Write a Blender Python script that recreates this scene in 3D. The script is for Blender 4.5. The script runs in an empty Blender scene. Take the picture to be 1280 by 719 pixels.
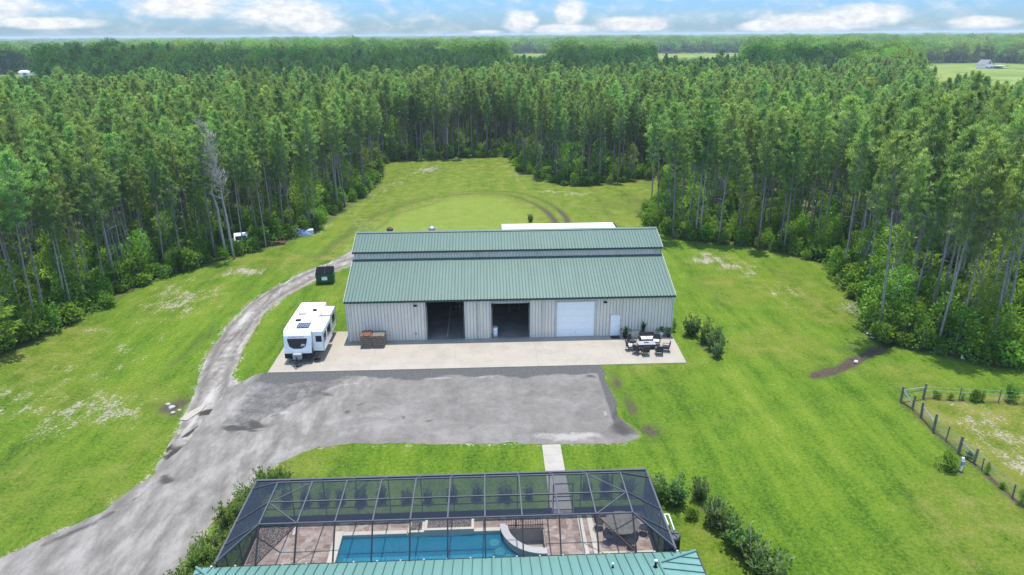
import bpy, bmesh, math, random
import numpy as np
from mathutils import Vector, Matrix, Quaternion, Euler
R = math.radians
random.seed(7); rng = np.random.default_rng(11)
scene = bpy.context.scene
col = scene.collection

# ------------------------------------------------------------------ camera
F = 853.0; HOR = 43.3; ROLL = 0.36; CAMH = 27.0; YAW = 2.2
def make_camera():
    t = math.atan((359.5-HOR)/F); y = R(YAW)
    hd = Vector((math.sin(y), math.cos(y), 0)); z = Vector((0, 0, 1))
    fw = hd*math.cos(t)-z*math.sin(t); up = hd*math.sin(t)+z*math.cos(t); rt = fw.cross(up)
    r = R(ROLL)
    Rv = rt*math.cos(r)-up*math.sin(r); Uv = up*math.cos(r)+rt*math.sin(r)
    cd = bpy.data.cameras.new('camera'); co = bpy.data.objects.new('camera', cd); col.objects.link(co)
    m = Matrix((Rv, Uv, -fw)).transposed().to_4x4(); m.translation = (0, 0, CAMH)
    co.matrix_world = m
    cd.sensor_width = 36; cd.lens = 36*F/1280; cd.clip_end = 30000; cd.clip_start = 0.5
    scene.camera = co
    return Vector((0, 0, CAMH)), fw, Rv, Uv
CAM, CFW, CRT, CUP = make_camera()

# ------------------------------------------------------------------ node helpers
class G:
    """tiny helper for building material node trees"""
    def __init__(s, name):
        s.m = bpy.data.materials.new(name); s.m.use_nodes = True
        s.t = s.m.node_tree; s.t.nodes.clear()
        s.out = s.t.nodes.new('ShaderNodeOutputMaterial')
    def n(s, typ, **k):
        q = s.t.nodes.new(typ)
        for a, v in k.items(): setattr(q, a, v)
        return q
    def put(s, sock, v):
        if hasattr(v, 'is_linked') or isinstance(v, bpy.types.NodeSocket): s.t.links.new(v, sock)
        elif isinstance(v, tuple) and len(v) == 3 and sock.type == 'RGBA': sock.default_value = (*v, 1)
        else: sock.default_value = v
    def coord(s, kind='Object'): return s.n('ShaderNodeTexCoord').outputs[kind]
    def pos(s): return s.n('ShaderNodeNewGeometry').outputs['Position']
    def mapv(s, v, scale=(1, 1, 1), rot=(0, 0, 0), loc=(0, 0, 0)):
        q = s.n('ShaderNodeMapping'); s.put(q.inputs['Vector'], v)
        q.inputs['Scale'].default_value = scale; q.inputs['Rotation'].default_value = rot; q.inputs['Location'].default_value = loc
        return q.outputs[0]
    def noise(s, scale, detail=4, rough=.55, vec=None, dist=0.0):
        q = s.n('ShaderNodeTexNoise'); q.inputs['Scale'].default_value = scale
        q.inputs['Detail'].default_value = detail; q.inputs['Roughness'].default_value = rough; q.inputs['Distortion'].default_value = dist
        if vec is not None: s.put(q.inputs['Vector'], vec)
        return q.outputs['Fac']
    def voro(s, scale, vec=None, feature='F1', out='Distance'):
        q = s.n('ShaderNodeTexVoronoi', feature=feature); q.inputs['Scale'].default_value = scale
        if vec is not None: s.put(q.inputs['Vector'], vec)
        return q.outputs[out]
    def math(s, op, a, b=0.0, c=None, clamp=False):
        q = s.n('ShaderNodeMath', operation=op, use_clamp=clamp); s.put(q.inputs[0], a); s.put(q.inputs[1], b)
        if c is not None: s.put(q.inputs[2], c)
        return q.outputs[0]
    def step(s, x, lo, hi):
        q = s.n('ShaderNodeMapRange', interpolation_type='SMOOTHSTEP'); s.put(q.inputs['Value'], x)
        q.inputs['From Min'].default_value = lo; q.inputs['From Max'].default_value = hi
        return q.outputs[0]
    def mix(s, f, a, b, blend='MIX'):
        q = s.n('ShaderNodeMix', data_type='RGBA', blend_type=blend); s.put(q.inputs[0], f); s.put(q.inputs[6], a); s.put(q.inputs[7], b)
        return q.outputs[2]
    def ramp(s, f, stops):
        q = s.n('ShaderNodeValToRGB'); s.put(q.inputs[0], f); e = q.color_ramp.elements
        while len(e) < len(stops): e.new(0.5)
        for i, (p, c) in enumerate(stops): e[i].position = p; e[i].color = (*c, 1)
        return q.outputs[0]
    def attr(s, name): return s.n('ShaderNodeAttribute', attribute_name=name).outputs['Fac']
    def rand(s): return s.n('ShaderNodeObjectInfo').outputs['Random']
    def bump(s, h, strength=.5, dist=.05):
        q = s.n('ShaderNodeBump'); q.inputs['Strength'].default_value = strength; q.inputs['Distance'].default_value = dist
        s.put(q.inputs['Height'], h); return q.outputs[0]
    def hsv(s, c, h=.5, sa=1., v=1.):
        q = s.n('ShaderNodeHueSaturation'); s.put(q.inputs['Color'], c); s.put(q.inputs['Hue'], h); s.put(q.inputs['Saturation'], sa); s.put(q.inputs['Value'], v)
        return q.outputs[0]
    def bsdf(s, color, rough=.6, metal=0., spec=.5, normal=None):
        q = s.n('ShaderNodeBsdfPrincipled'); s.put(q.inputs['Base Color'], color); s.put(q.inputs['Roughness'], rough)
        s.put(q.inputs['Metallic'], metal); s.put(q.inputs['Specular IOR Level'], spec)
        if normal is not None: s.put(q.inputs['Normal'], normal)
        return q.outputs[0]
    def done(s, sh):
        s.t.links.new(sh, s.out.inputs['Surface']); return s.m

def simple(name, c, rough=.55, metal=0., spec=.5, var=.12, scale=3., dirt=None):
    """painted / plain material with mottled wear"""
    g = G(name); p = g.pos()
    n = g.noise(scale, 5, .6, p)
    cc = g.mix(g.math('MULTIPLY', g.step(n, .35, .7), var*3, clamp=True), c, tuple(x*.62 for x in c))
    if dirt: cc = g.mix(g.math('MULTIPLY', g.step(g.noise(scale*.4, 6, .65, p), .5, .75), .5), cc, dirt)
    return g.done(g.bsdf(cc, rough, metal, spec))

# ------------------------------------------------------------------ mesh helpers
class MB:
    def __init__(s): s.v = []; s.f = []; s.mi = []; s.cur = 0
    def add(s, vs, fs):
        o = len(s.v); s.v.extend([tuple(p) for p in vs]); s.f.extend([tuple(i+o for i in f) for f in fs]); s.mi.extend([s.cur]*len(fs)); return s
    def box(s, x0, y0, z0, x1, y1, z1):
        v = [(x0,y0,z0),(x1,y0,z0),(x1,y1,z0),(x0,y1,z0),(x0,y0,z1),(x1,y0,z1),(x1,y1,z1),(x0,y1,z1)]
        return s.add(v, [(0,3,2,1),(4,5,6,7),(0,1,5,4),(1,2,6,5),(2,3,7,6),(3,0,4,7)])
    def bbox(s, x0, y0, z0, x1, y1, z1, b=.02):
        """box with chamfered vertical and top edges"""
        bm = bmesh.new(); mat = Matrix.Translation(((x0+x1)/2, (y0+y1)/2, (z0+z1)/2)) @ Matrix.Diagonal((x1-x0, y1-y0, z1-z0, 1))
        bmesh.ops.create_cube(bm, size=1, matrix=mat)
        bmesh.ops.bevel(bm, geom=bm.edges[:], offset=b, segments=2, affect='EDGES', profile=.6)
        bm.verts.index_update(); s.add([v.co[:] for v in bm.verts], [tuple(v.index for v in f.verts) for f in bm.faces]); bm.free(); return s
    def obox(s, c, size, rot=(0, 0, 0), b=0):
        q = MB(); hx, hy, hz = [d/2 for d in size]
        (q.bbox(-hx,-hy,-hz,hx,hy,hz,b) if b else q.box(-hx,-hy,-hz,hx,hy,hz))
        m = Euler(rot).to_matrix(); s.add([m @ Vector(p)+Vector(c) for p in q.v], q.f); return s
    def tube(s, a, b, r0, r1=None, n=6, cap=True):
        a = Vector(a); b = Vector(b); r1 = r0 if r1 is None else r1
        d = (b-a)
        if d.length < 1e-6: return s
        d.normalize(); u = d.orthogonal().normalized(); w = d.cross(u)
        vs = [a+(u*math.cos(2*math.pi*i/n)+w*math.sin(2*math.pi*i/n))*r0 for i in range(n)]+[b+(u*math.cos(2*math.pi*i/n)+w*math.sin(2*math.pi*i/n))*r1 for i in range(n)]
        fs = [(i,(i+1)%n,n+(i+1)%n,n+i) for i in range(n)]
        if cap: fs += [tuple(range(n))[::-1], tuple(range(n,2*n))]
        return s.add(vs, fs)
    def path(s, pts, r, n=6):
        """connected tapered tube; r list or number"""
        k = len(pts); pts = [Vector(p) for p in pts]; rs = r if isinstance(r, (list, tuple)) else [r]*k
        vs = []
        for i, p in enumerate(pts):
            d = (pts[min(i+1,k-1)]-pts[max(i-1,0)]).normalized(); u = d.cross(Vector((.3,.9,.1))).normalized(); w = d.cross(u)
            vs += [p+(u*math.cos(2*math.pi*j/n)+w*math.sin(2*math.pi*j/n))*rs[i] for j in range(n)]
        fs = [(i*n+j, i*n+(j+1)%n, (i+1)*n+(j+1)%n, (i+1)*n+j) for i in range(k-1) for j in range(n)]
        fs += [tuple(range(n))[::-1], tuple(range((k-1)*n, k*n))]
        return s.add(vs, fs)
    def lathe(s, prof, c=(0,0,0), n=20):
        vs = [(c[0]+r*math.cos(2*math.pi*i/n), c[1]+r*math.sin(2*math.pi*i/n), c[2]+z) for r, z in prof for i in range(n)]
        fs = [(k*n+i, k*n+(i+1)%n, (k+1)*n+(i+1)%n, (k+1)*n+i) for k in range(len(prof)-1) for i in range(n)]
        fs += [tuple(range(n))[::-1], tuple(range((len(prof)-1)*n, len(prof)*n))]
        return s.add(vs, fs)
    def prism(s, poly, z0, z1):
        n = len(poly)
        a = sum(poly[i][0]*poly[(i+1)%n][1]-poly[(i+1)%n][0]*poly[i][1] for i in range(n))
        if a < 0: poly = poly[::-1]
        return s.add([(x,y,z0) for x,y in poly]+[(x,y,z1) for x,y in poly], [tuple(range(n))[::-1], tuple(range(n,2*n))]+[(i,(i+1)%n,n+(i+1)%n,n+i) for i in range(n)])
    def extrude_x(s, prof, x0, x1):
        """closed (y,z) profile extruded along x"""
        n = len(prof); return s.add([(x0,y,z) for y,z in prof]+[(x1,y,z) for y,z in prof], [tuple(range(n)), tuple(range(n,2*n))[::-1]]+[(i,n+i,n+(i+1)%n,(i+1)%n) for i in range(n)])
    def extrude_y(s, prof, y0, y1):
        n = len(prof); return s.add([(x,y0,z) for x,z in prof]+[(x,y1,z) for x,z in prof], [tuple(range(n)), tuple(range(n,2*n))[::-1]]+[(i,n+i,n+(i+1)%n,(i+1)%n) for i in range(n)])
    def poly(s, pts): return s.add(pts, [tuple(range(len(pts)))])
    def mesh(s, name, mat, org=(0,0,0), smooth=False):
        me = bpy.data.meshes.new(name); ox, oy, oz = org
        me.from_pydata([(x-ox,y-oy,z-oz) for x,y,z in s.v], [], s.f)
        for m in (mat if isinstance(mat, (list, tuple)) else [mat]): me.materials.append(m)
        if any(s.mi): me.polygons.foreach_set('material_index', s.mi)
        bm = bmesh.new(); bm.from_mesh(me); bmesh.ops.recalc_face_normals(bm, faces=bm.faces[:]); bm.to_mesh(me); bm.free()
        if smooth: me.shade_smooth()
        return me
    def build(s, name, mat, parent=None, org=None, smooth=False, **k):
        if org is None: org = tuple(parent['_o']) if parent is not None and '_o' in parent else (0,0,0)
        return link(name, s.mesh(name, mat, org, smooth), parent, **k)

def link(name, me, parent=None, loc=None, label=None, kind=None):
    o = bpy.data.objects.new(name, me); col.objects.link(o)
    if parent is not None: o.parent = parent
    if loc: o.location = loc
    if label: o['label'] = label
    if kind: o['kind'] = kind
    return o
WORLD_ORG = {}
def thing(name, label, cat, loc=(0,0,0), rz=0., group=None, local=True):
    o = bpy.data.objects.new(name, None); col.objects.link(o); o.location = loc; o.rotation_euler = (0,0,rz); o.empty_display_size = .2
    tag(o, label, cat, group)
    return o
def tag(o, label=None, cat=None, group=None, kind=None):
    if label: o['label'] = label
    if cat: o['category'] = cat
    if group: o['group'] = group
    if kind: o['kind'] = kind
    return o
def copy_tree(o, loc, rz=0., sc=None, label=None, group=None):
    def rec(q, par):
        c = q.copy(); col.objects.link(c)
        if par is not None: c.parent = par
        for ch in KIDS.get(q.name, ()): rec(ch, c)
        return c
    r = rec(o, None); r.location = loc; r.rotation_euler = (0,0,rz) if not isinstance(rz, tuple) else rz
    if sc: r.scale = sc if isinstance(sc, tuple) else (sc,)*3
    if label: r['label'] = label
    if group: r['group'] = group
    return r
KIDS = {}
def index_kids(root):
    def rec(q):
        KIDS[q.name] = list(q.children)
        for c in q.children: rec(c)
    bpy.context.view_layer.update(); rec(root)
ORD = ['first','second','third','fourth','fifth','sixth','seventh','eighth','ninth','tenth','eleventh','twelfth','thirteenth','fourteenth','fifteenth','sixteenth','seventeenth','eighteenth','nineteenth','twentieth']

# ------------------------------------------------------------------ numpy noise / distance fields
def vnoise(x, y, scale, seed=0, octaves=3):
    out = np.zeros_like(x, dtype=float); amp = 1.; tot = 0.
    for o in range(octaves):
        X = x/scale; Y = y/scale; xi = np.floor(X).astype(np.int64); yi = np.floor(Y).astype(np.int64); fx = X-xi; fy = Y-yi
        fx = fx*fx*(3-2*fx); fy = fy*fy*(3-2*fy)
        def h(a, b):
            n = (a*374761393+b*668265263+(seed+o*17)*144665) & 0x7fffffff
            n = ((n ^ (n >> 13))*1274126177) & 0x7fffffff
            return ((n ^ (n >> 16)) & 0xffff)/65535.
        v = (h(xi,yi)*(1-fx)+h(xi+1,yi)*fx)*(1-fy)+(h(xi,yi+1)*(1-fx)+h(xi+1,yi+1)*fx)*fy
        out += amp*v; tot += amp; amp *= .55; scale = scale*.5
    return out/tot
def seg_dist(x, y, pts):
    d = np.full(x.shape, 1e9); tt = np.zeros(x.shape)
    for i in range(len(pts)-1):
        ax, ay = pts[i][:2]; bx, by = pts[i+1][:2]; ux, uy = bx-ax, by-ay; L = ux*ux+uy*uy+1e-9
        t = np.clip(((x-ax)*ux+(y-ay)*uy)/L, 0, 1); q = np.hypot(x-ax-ux*t, y-ay-uy*t)
        d = np.minimum(d, q)
    return d
def inside(x, y, poly):
    r = np.zeros(x.shape, bool); n = len(poly); j = n-1
    for i in range(n):
        xi, yi = poly[i]; xj, yj = poly[j]
        c = ((yi > y) != (yj > y)) & (x < (xj-xi)*(y-yi)/((yj-yi)+1e-12)+xi)
        r ^= c; j = i
    return r
def poly_sdf(x, y, poly):     # positive inside
    d = seg_dist(x, y, list(poly)+[poly[0]])
    return np.where(inside(x, y, poly), d, -d)
def smoothpoly(pts, k=6, closed=True):
    out = []; n = len(pts)
    rngi = range(n) if closed else range(n-1)
    for i in rngi:
        P = [pts[(i+j-1) % n] if closed else pts[min(max(i+j-1,0),n-1)] for j in range(4)]
        for s in range(k):
            t = s/k
            out.append(tuple(.5*((2*P[1][c])+(-P[0][c]+P[2][c])*t+(2*P[0][c]-5*P[1][c]+4*P[2][c]-P[3][c])*t*t+(-P[0][c]+3*P[1][c]-3*P[2][c]+P[3][c])*t**3) for c in range(2)))
    if not closed: out.append(tuple(pts[-1][:2]))
    return out
def sstep(x, a, b):
    t = np.clip((x-a)/(b-a), 0, 1); return t*t*(3-2*t)
def contour_mesh(name, f, x0, x1, y0, y1, st, z, mat, attrs=None, zf=None):
    """surface of the region f>0, outline following the zero contour"""
    xs = np.arange(x0, x1+st/2, st); ys = np.arange(y0, y1+st/2, st); X, Y = np.meshgrid(xs, ys); V = f(X, Y)
    ny, nx = X.shape; vs = []; fs = []; vid = {}
    def gv(i, j):
        k = (i, j)
        if k not in vid: vid[k] = len(vs); vs.append((X[i,j], Y[i,j]))
        return vid[k]
    def ev(a, b):
        k = (a, b) if a < b else (b, a)
        if k not in vid:
            va, vb = V[k[0]], V[k[1]]; t = va/(va-vb); vid[k] = len(vs)
            vs.append((X[k[0]]*(1-t)+X[k[1]]*t, Y[k[0]]*(1-t)+Y[k[1]]*t))
        return vid[k]
    P = V > 0
    act = P[:-1,:-1] | P[1:,:-1] | P[:-1,1:] | P[1:,1:]
    for i, j in zip(*np.nonzero(act)):
        c = [(i,j),(i,j+1),(i+1,j+1),(i+1,j)]; poly = []
        for k in range(4):
            a, b = c[k], c[(k+1) % 4]
            if P[a]: poly.append(gv(*a))
            if P[a] != P[b]: poly.append(ev(a, b))
        if len(poly) > 2: fs.append(tuple(poly))
    va = np.array(vs); zz = np.full(len(va), z) if zf is None else zf(va[:,0], va[:,1])+z
    me = bpy.data.meshes.new(name); me.from_pydata(np.c_[va, zz].tolist(), [], fs); me.materials.append(mat)
    for an, fn in (attrs or {}).items():
        a = me.attributes.new(an, 'FLOAT', 'POINT'); a.data.foreach_set('value', np.asarray(fn(va[:,0], va[:,1]), dtype=np.float32))
    me.shade_smooth()
    return link(name, me)

# ------------------------------------------------------------------ light, world, sky
SUN_AZ = R(14); SUN_EL = R(80)
sdir = Vector((math.sin(SUN_AZ)*math.cos(SUN_EL), math.cos(SUN_AZ)*math.cos(SUN_EL), math.sin(SUN_EL)))
ld = bpy.data.lights.new('sun', 'SUN'); ld.energy = 2.25; ld.angle = R(.53); ld.color = (1., .95, .87)
lo = bpy.data.objects.new('sun', ld); col.objects.link(lo); lo.rotation_euler = sdir.to_track_quat('Z', 'Y').to_euler(); lo.location = (0, 100, 200)
def make_world():
    w = bpy.data.worlds.new('World'); scene.world = w; w.use_nodes = True; t = w.node_tree; t.nodes.clear()
    g = G.__new__(G); g.t = t; g.m = w
    out = t.nodes.new('ShaderNodeOutputWorld'); bg = t.nodes.new('ShaderNodeBackground'); t.links.new(bg.outputs[0], out.inputs[0])
    sky = t.nodes.new('ShaderNodeTexSky'); sky.sky_type = 'NISHITA'; sky.sun_disc = False; sky.sun_elevation = SUN_EL; sky.sun_rotation = SUN_AZ
    sky.altitude = 0; sky.air_density = 1.0; sky.dust_density = .3; sky.ozone_density = 2.0
    tc = t.nodes.new('ShaderNodeTexCoord'); sep = t.nodes.new('ShaderNodeSeparateXYZ'); t.links.new(tc.outputs['Generated'], sep.inputs[0])
    az = g.math('ARCTAN2', sep.outputs[0], sep.outputs[1]); el = g.math('ARCSINE', sep.outputs[2])
    comb = t.nodes.new('ShaderNodeCombineXYZ'); t.links.new(az, comb.inputs[0]); t.links.new(g.math('MULTIPLY', el, 2.1), comb.inputs[1])
    n1 = g.noise(34, 7, .55, comb.outputs[0], .3); n2 = g.noise(9, 4, .5, comb.outputs[0])
    # clouds low over the horizon: (azimuth deg, elevation deg, half width, half height)
    cl = [(-36,1.9,7.0,1.3),(-30,.9,4.0,.45),(-21.5,2.0,4.5,1.0),(-15,1.7,4.8,1.15),(-12.5,.7,2.4,.7),(3.0,.95,1.7,.95),(6.9,1.55,1.4,1.1),(6.2,.35,3.0,.5),(11.8,.72,3.2,.7),
          (25,.7,4.6,.75),(28,1.15,3.6,.85),(21.5,.5,2.4,.5),(24,2.75,9,.5),(35,.55,2.6,.5),(-44,1.5,6,1.2),(45,2,7,1.2),(0.4,.2,1.5,.2)]
    m = None
    for a, e, ra, re in cl:
        dx = g.math('MULTIPLY', g.math('SUBTRACT', az, R(a)), 1/R(ra)); dy = g.math('MULTIPLY', g.math('SUBTRACT', el, R(e)), 1/R(re))
        d = g.math('SUBTRACT', 1., g.math('ADD', g.math('MULTIPLY', dx, dx), g.math('MULTIPLY', dy, dy)))
        m = d if m is None else g.math('MAXIMUM', m, d)
    m = g.math('MAXIMUM', m, -1.2)
    # loose fair-weather cloud over the rest of the sky, above the picture
    hi = g.math('MULTIPLY', g.step(el, .12, .35), g.math('SUBTRACT', g.math('MULTIPLY', g.noise(2.2, 6, .55, tc.outputs['Generated']), 5.), 2.9))
    m = g.math('MAXIMUM', m, g.math('ADD', hi, g.math('MULTIPLY', g.step(el, .12, .3), .0)))
    f = g.math('ADD', m, g.math('MULTIPLY', g.math('SUBTRACT', n1, .5), 1.5))
    f = g.math('ADD', f, g.math('MULTIPLY', g.math('SUBTRACT', n2, .5), .6))
    fac = g.math('MULTIPLY', g.step(f, -.15, .85), .95)
    fac = g.math('MULTIPLY', fac, g.step(el, -.004, .004))
    tint = g.mix(1., sky.outputs[0], g.ramp(g.math('MULTIPLY', el, 4.), [(0., (.138,.205,.315)), (.05, (.142,.218,.35)), (.2, (.142,.245,.44)), (.55, (.80,.88,.98)), (1., (1.02,1.0,.95))]), 'MULTIPLY')
    # cloud colour: white tops, slightly grey thicker undersides
    cc = g.mix(g.step(g.noise(60, 5, .6, comb.outputs[0]), .4, .62), (2.45, 2.46, 2.48), (2.0, 2.06, 2.16))
    c = g.mix(fac, tint, cc)
    t.links.new(c, bg.inputs['Color']); bg.inputs['Strength'].default_value = .15
make_world()
vs_ = scene.view_settings; scene.display_settings.display_device = 'sRGB'
vs_.view_transform = 'Standard'; vs_.look = 'None'; vs_.exposure = 1.5; vs_.gamma = 1.; vs_.use_curve_mapping = False
cy = scene.cycles
cy.max_bounces = 9; cy.diffuse_bounces = 6; cy.glossy_bounces = 2; cy.transmission_bounces = 3; cy.transparent_max_bounces = 10; cy.volume_bounces = 0
cy.caustics_reflective = False; cy.caustics_refractive = False; cy.use_adaptive_sampling = True; cy.adaptive_threshold = .008
cy.use_denoising = True; cy.denoiser = 'OPENIMAGEDENOISE'; cy.denoising_input_passes = 'RGB_ALBEDO_NORMAL'; cy.denoising_prefilter = 'NONE'; cy.sample_clamp_indirect = 4.
scene.render.film_transparent = False

# ------------------------------------------------------------------ measured outlines (metres, barn front along X)
CLEAR = [(-70,-40),(-55,20),(-48,42),(-44.5,54),(-42.2,62.8),(-40.6,69),(-38.2,78),(-33.5,85.0),(-27.8,92.5),(-24.0,103),(-20.6,125),(-20.8,140),(-22.0,154),(-8.5,159),(4.8,160.5),(6.2,146),(9.8,136),(15,127.5),(24,128.5),(33,133.5),(37,131),(30,117),(25.0,104),(24.4,95.5),(27.5,90.2),(36,85.2),(40.6,79),(40.1,73),(39.2,68),(37.6,62.3),(35.8,57),(38.8,54),(43.2,51),(50,47.5),(62,44),(80,38),(120,20),(120,-40)]
DRIVE = [(-19.6,52.93),(9.75,52.9),(9.8,49.5),(10.0,46.5),(9.9,44.0),(10.9,41.6),(9.4,40.75),(3.5,40.95),(-4,41.3),(-10.4,41.65),(-12.8,40.9),(-14.4,39.3),(-15.6,36.6),(-16.6,33.3),(-17.0,29.6),(-17.6,24),(-18,12),(-50,8),(-36,22),(-29.4,29.2),(-26.3,32.4),(-23.8,35.1),(-22.4,38.6),(-21.6,42),(-21.3,46),(-21.5,50.5)]
TRACK_L = [(-22.0,38.0),(-22.8,43),(-23.6,48.6),(-24.7,53),(-25.5,57.4),(-26,64.9),(-25.5,71.7),(-22.5,79.5),(-19.5,84.0),(-17.9,89),(-18.6,97),(-20.4,105)]
TRACK_R = [(-18.8,105),(-16.4,97),(-15.2,90),(-14,84.2),(-17.9,80.6),(-20.4,76),(-22.0,72),(-23.2,66.5),(-22.6,58),(-21.6,52.5),(-19.0,49),(-18.0,43),(-19,39.5),(-20.5,37.0)]
TRACK = TRACK_L+TRACK_R
RING = smoothpoly([(-22,84),(-20.5,93),(-17,108),(-9.5,119),(-2,122.2),(4,120.5),(8.4,113),(10.4,104),(10.2,98),(8.4,91)], 8, False)
RING2 = [(x*1.0+(2.0 if x > 0 else -.3), y+1.6) for x, y in RING]
SAND = [(-15.6,86,2.4,1.5,1.1),(-17.5,88.5,1.4,2.4,.95),(-30.2,47.6,3.2,1.9,.9),(-28.0,46.3,1.6,.9,.6),(-37.5,50.5,2.6,3.5,.5),(-37.0,55,1.8,1.5,.6),(-33.6,70.5,3.2,3.4,.85),(-35.5,74,2.6,3,.6),(-32.4,66.4,1.5,1.4,.6),(-34,79,1.6,1.6,.5),(-29.6,80.2,2.8,1.2,.95),(-26.2,80.4,1.2,1.2,.6),
        (-11.8,146,2.6,3.2,.95),(-14.6,140.5,2.2,2.6,.6),(-17,133,2.0,5,.55),(-20.6,124,1.4,6,.6),(-23.3,108,1.2,7,.5),(6.2,138,1.3,4,.7),(4.6,148.5,2,3,.7),(12.1,122.6,2.2,1.6,.8),(16.5,120.6,2.4,1.3,.85),(23,123.3,3,1.4,.5),(28.4,122.8,2.6,1.4,.5),
        (28.6,81.6,2.2,1.7,1.05),(30.6,79,2.1,1.7,.9),(32,76.2,1.4,1.8,.75),(30.2,73.6,1.3,1.3,.35),(32.9,69.2,1.4,2.2,.7),(32,65,.9,1.4,.6),
        (35.7,40.4,1.6,1.3,.85),(36.6,39.3,2.0,1.1,.85),(35.3,37.2,1.1,1.0,.8),(36.6,44.4,2.6,.9,.55),(34.3,35.2,1,1.2,.5),(38.5,41,2,2,.6),(36,42.3,2.6,1.6,.62),(37.5,38,2,2,.62),(40,43,2.4,1.2,.55),(-16.0,90.5,1.4,2.5,.7),(-12.5,92,2.0,1.6,.55),(-18.6,86.5,2.4,2.2,.55)]
DIRT_SHADE = [(13.3,33,.7,1.4,.62),(13.6,30.6,.7,2.2,.62),(10.6,34.3,1.3,.6,.6),(19.6,56,.7,2.4,.6),(30.2,36.9,.9,.6,.6),(33.2,55.0,1.7,.8,.6),(-24.8,47.6,1.0,1.5,.85),(-23.6,46.2,.9,.9,.7),(21,111.5,3.5,2.6,.42),(26.6,113.5,2.4,4.5,.5),(18,107,2.2,3,.35),(24.5,105,2.0,3,.4),(8.2,143.5,1.2,3,.8),(10.5,137,1.6,1.3,.6),(12.5,42.2,.8,.9,.5),(11.2,45.5,.8,2.2,.75),(10.4,49.5,.6,2.6,.7),(11.6,41.8,.8,1.0,.95)]  # the faint far-clearing blobs are tree shade painted into the ground colour
def blobs(x, y, lst, k=1.0):
    o = np.zeros(x.shape); wx = (vnoise(x, y, 2.4, 61, 4)-.5)*2.6; wy = (vnoise(x, y, 2.4, 62, 4)-.5)*2.6
    for cx_, cy_, rx, ry, a in lst:
        d = ((x-cx_+wx)/rx)**2+((y-cy_+wy)/ry)**2
        o = np.maximum(o, a*np.exp(-d*.75))
    return o
SAND = [(a,b,c*1.4,d*1.4,e*.74) for a,b,c,d,e in SAND]
CLEARS = smoothpoly(CLEAR, 4)
def sdf_clear(x, y): return poly_sdf(x, y, CLEARS)+(vnoise(x, y, 6, 3)-.5)*2.6
FENCELINE = [(32.05,45.6),(32.2,44.4),(32.1,42),(31.9,38.4),(32.2,36.7),(32.1,33.7),(32.0,20),(32,0)]
NFENCE = [(34.0,46.0),(36.7,45.5),(39.6,45.0),(44,44.0),(60,40)]
def f_bare(x, y):
    b = blobs(x, y, SAND)
    dr = poly_sdf(x, y, DRIVE); tr = poly_sdf(x, y, TRACK)
    b = np.maximum(b, .62*np.exp(-np.clip(-dr, 0, 9)/.35)*(y < 41.5)); b = np.maximum(b, .66*np.exp(-np.clip(-tr, 0, 9)/.7))
    b = np.maximum(b, .48*sstep(vnoise(x, y, 9, 21), .50, .75)*(x < -24)*sstep(y, 38, 44))
    b = np.maximum(b, .92*np.exp(-(seg_dist(x, y, [(-18.5,84.5),(-15.8,89),(-16.5,94),(-19.0,102),(-21.5,110)])/1.2)**2)*sstep(y, 118, 92))
    return b
def f_dry(x, y):
    d = .75*sstep(vnoise(x, y, 14, 5), .46, .74)
    d = np.maximum(d, .95*np.exp(-(((x+1)/12)**2+((y-149)/8)**2)*.8)); d = np.maximum(d, .62*sstep(y, 84, 104))
    d = np.maximum(d, 1.7*(x > 32.2)*(y < 46.0)*sstep(vnoise(x, y, 4., 15), .25, .55)); d = np.maximum(d, .6*np.exp(-((x-20)/9)**2-((y-110)/8)**2))
    d = np.maximum(d, .55*np.exp(-((x-36)/4)**2-((y-74)/9)**2)); d = np.maximum(d, .7*np.exp(-((x-30.3)/.9)**2-((y-37)/.8)**2))
    d = np.where(inside(x, y, RING), 1.0, d)
    d = np.maximum(d, 1.1*np.minimum(blobs(x, y, SAND), .8))
    strip = (x > 12) & (x < 14) & (y < 33.5); d = np.maximum(d, .4*strip); d = np.maximum(d, .8*np.exp(-((x-11.6)/.9)**2-((y-31.5)/3)**2))
    d = np.maximum(d, .6*np.exp(-(seg_dist(x, y, [(-24,100),(-20.5,124),(-15,139),(-9,148)])/2.0)**2))
    return d
def f_dirt_shade(x, y):
    d = blobs(x, y, DIRT_SHADE)
    r1 = seg_dist(x, y, RING); r2 = seg_dist(x, y, RING2); w = .95*sstep(x, 5, 9.5)*sstep(y, 117, 106)
    d = np.maximum(d, w*np.exp(-(r1/.5)**2)); d = np.maximum(d, w*np.exp(-(r2/.5)**2))
    d = np.maximum(d, 1.02*np.exp(-(seg_dist(x, y, [(27.6,50.5),(29,51.0),(31,52.1),(33.4,53.8),(35.5,55.1),(38,56.5)])/(.62+.5*(vnoise(x, y, 1.6, 44)-.4)))**2))
    d = np.maximum(d, .75*np.exp(-(seg_dist(x, y, FENCELINE)/.4)**2)); d = np.maximum(d, .75*np.exp(-(seg_dist(x, y, NFENCE)/.3)**2))
    d = np.maximum(d, .55*np.exp(-(seg_dist(x, y, [(-27.2,63),(-27.4,58),(-27.8,55)])/.45)**2)); d = np.maximum(d, .35*np.exp(-(seg_dist(x, y, [(16.5,43.5),(26,45.8),(31,46.6)])/.25)**2))
    return d
def f_tread(x, y):
    k = .62+.38*sstep(x, 2, 8)
    return np.maximum(np.maximum(np.exp(-((seg_dist(x, y, RING)-.1)/.42)**2), np.exp(-(seg_dist(x, y, RING2)/.42)**2))*k, .5*np.exp(-(seg_dist(x, y, [(-15,87),(-16.8,96),(-14.5,108),(-8,116)])/.4)**2))
def f_oval(x, y): return sstep(poly_sdf(x, y, RING), .4, 5.)*sstep(y, 78, 88)
def f_forest(x, y): return sstep(-sdf_clear(x, y), -.8, 1.0)
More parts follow.
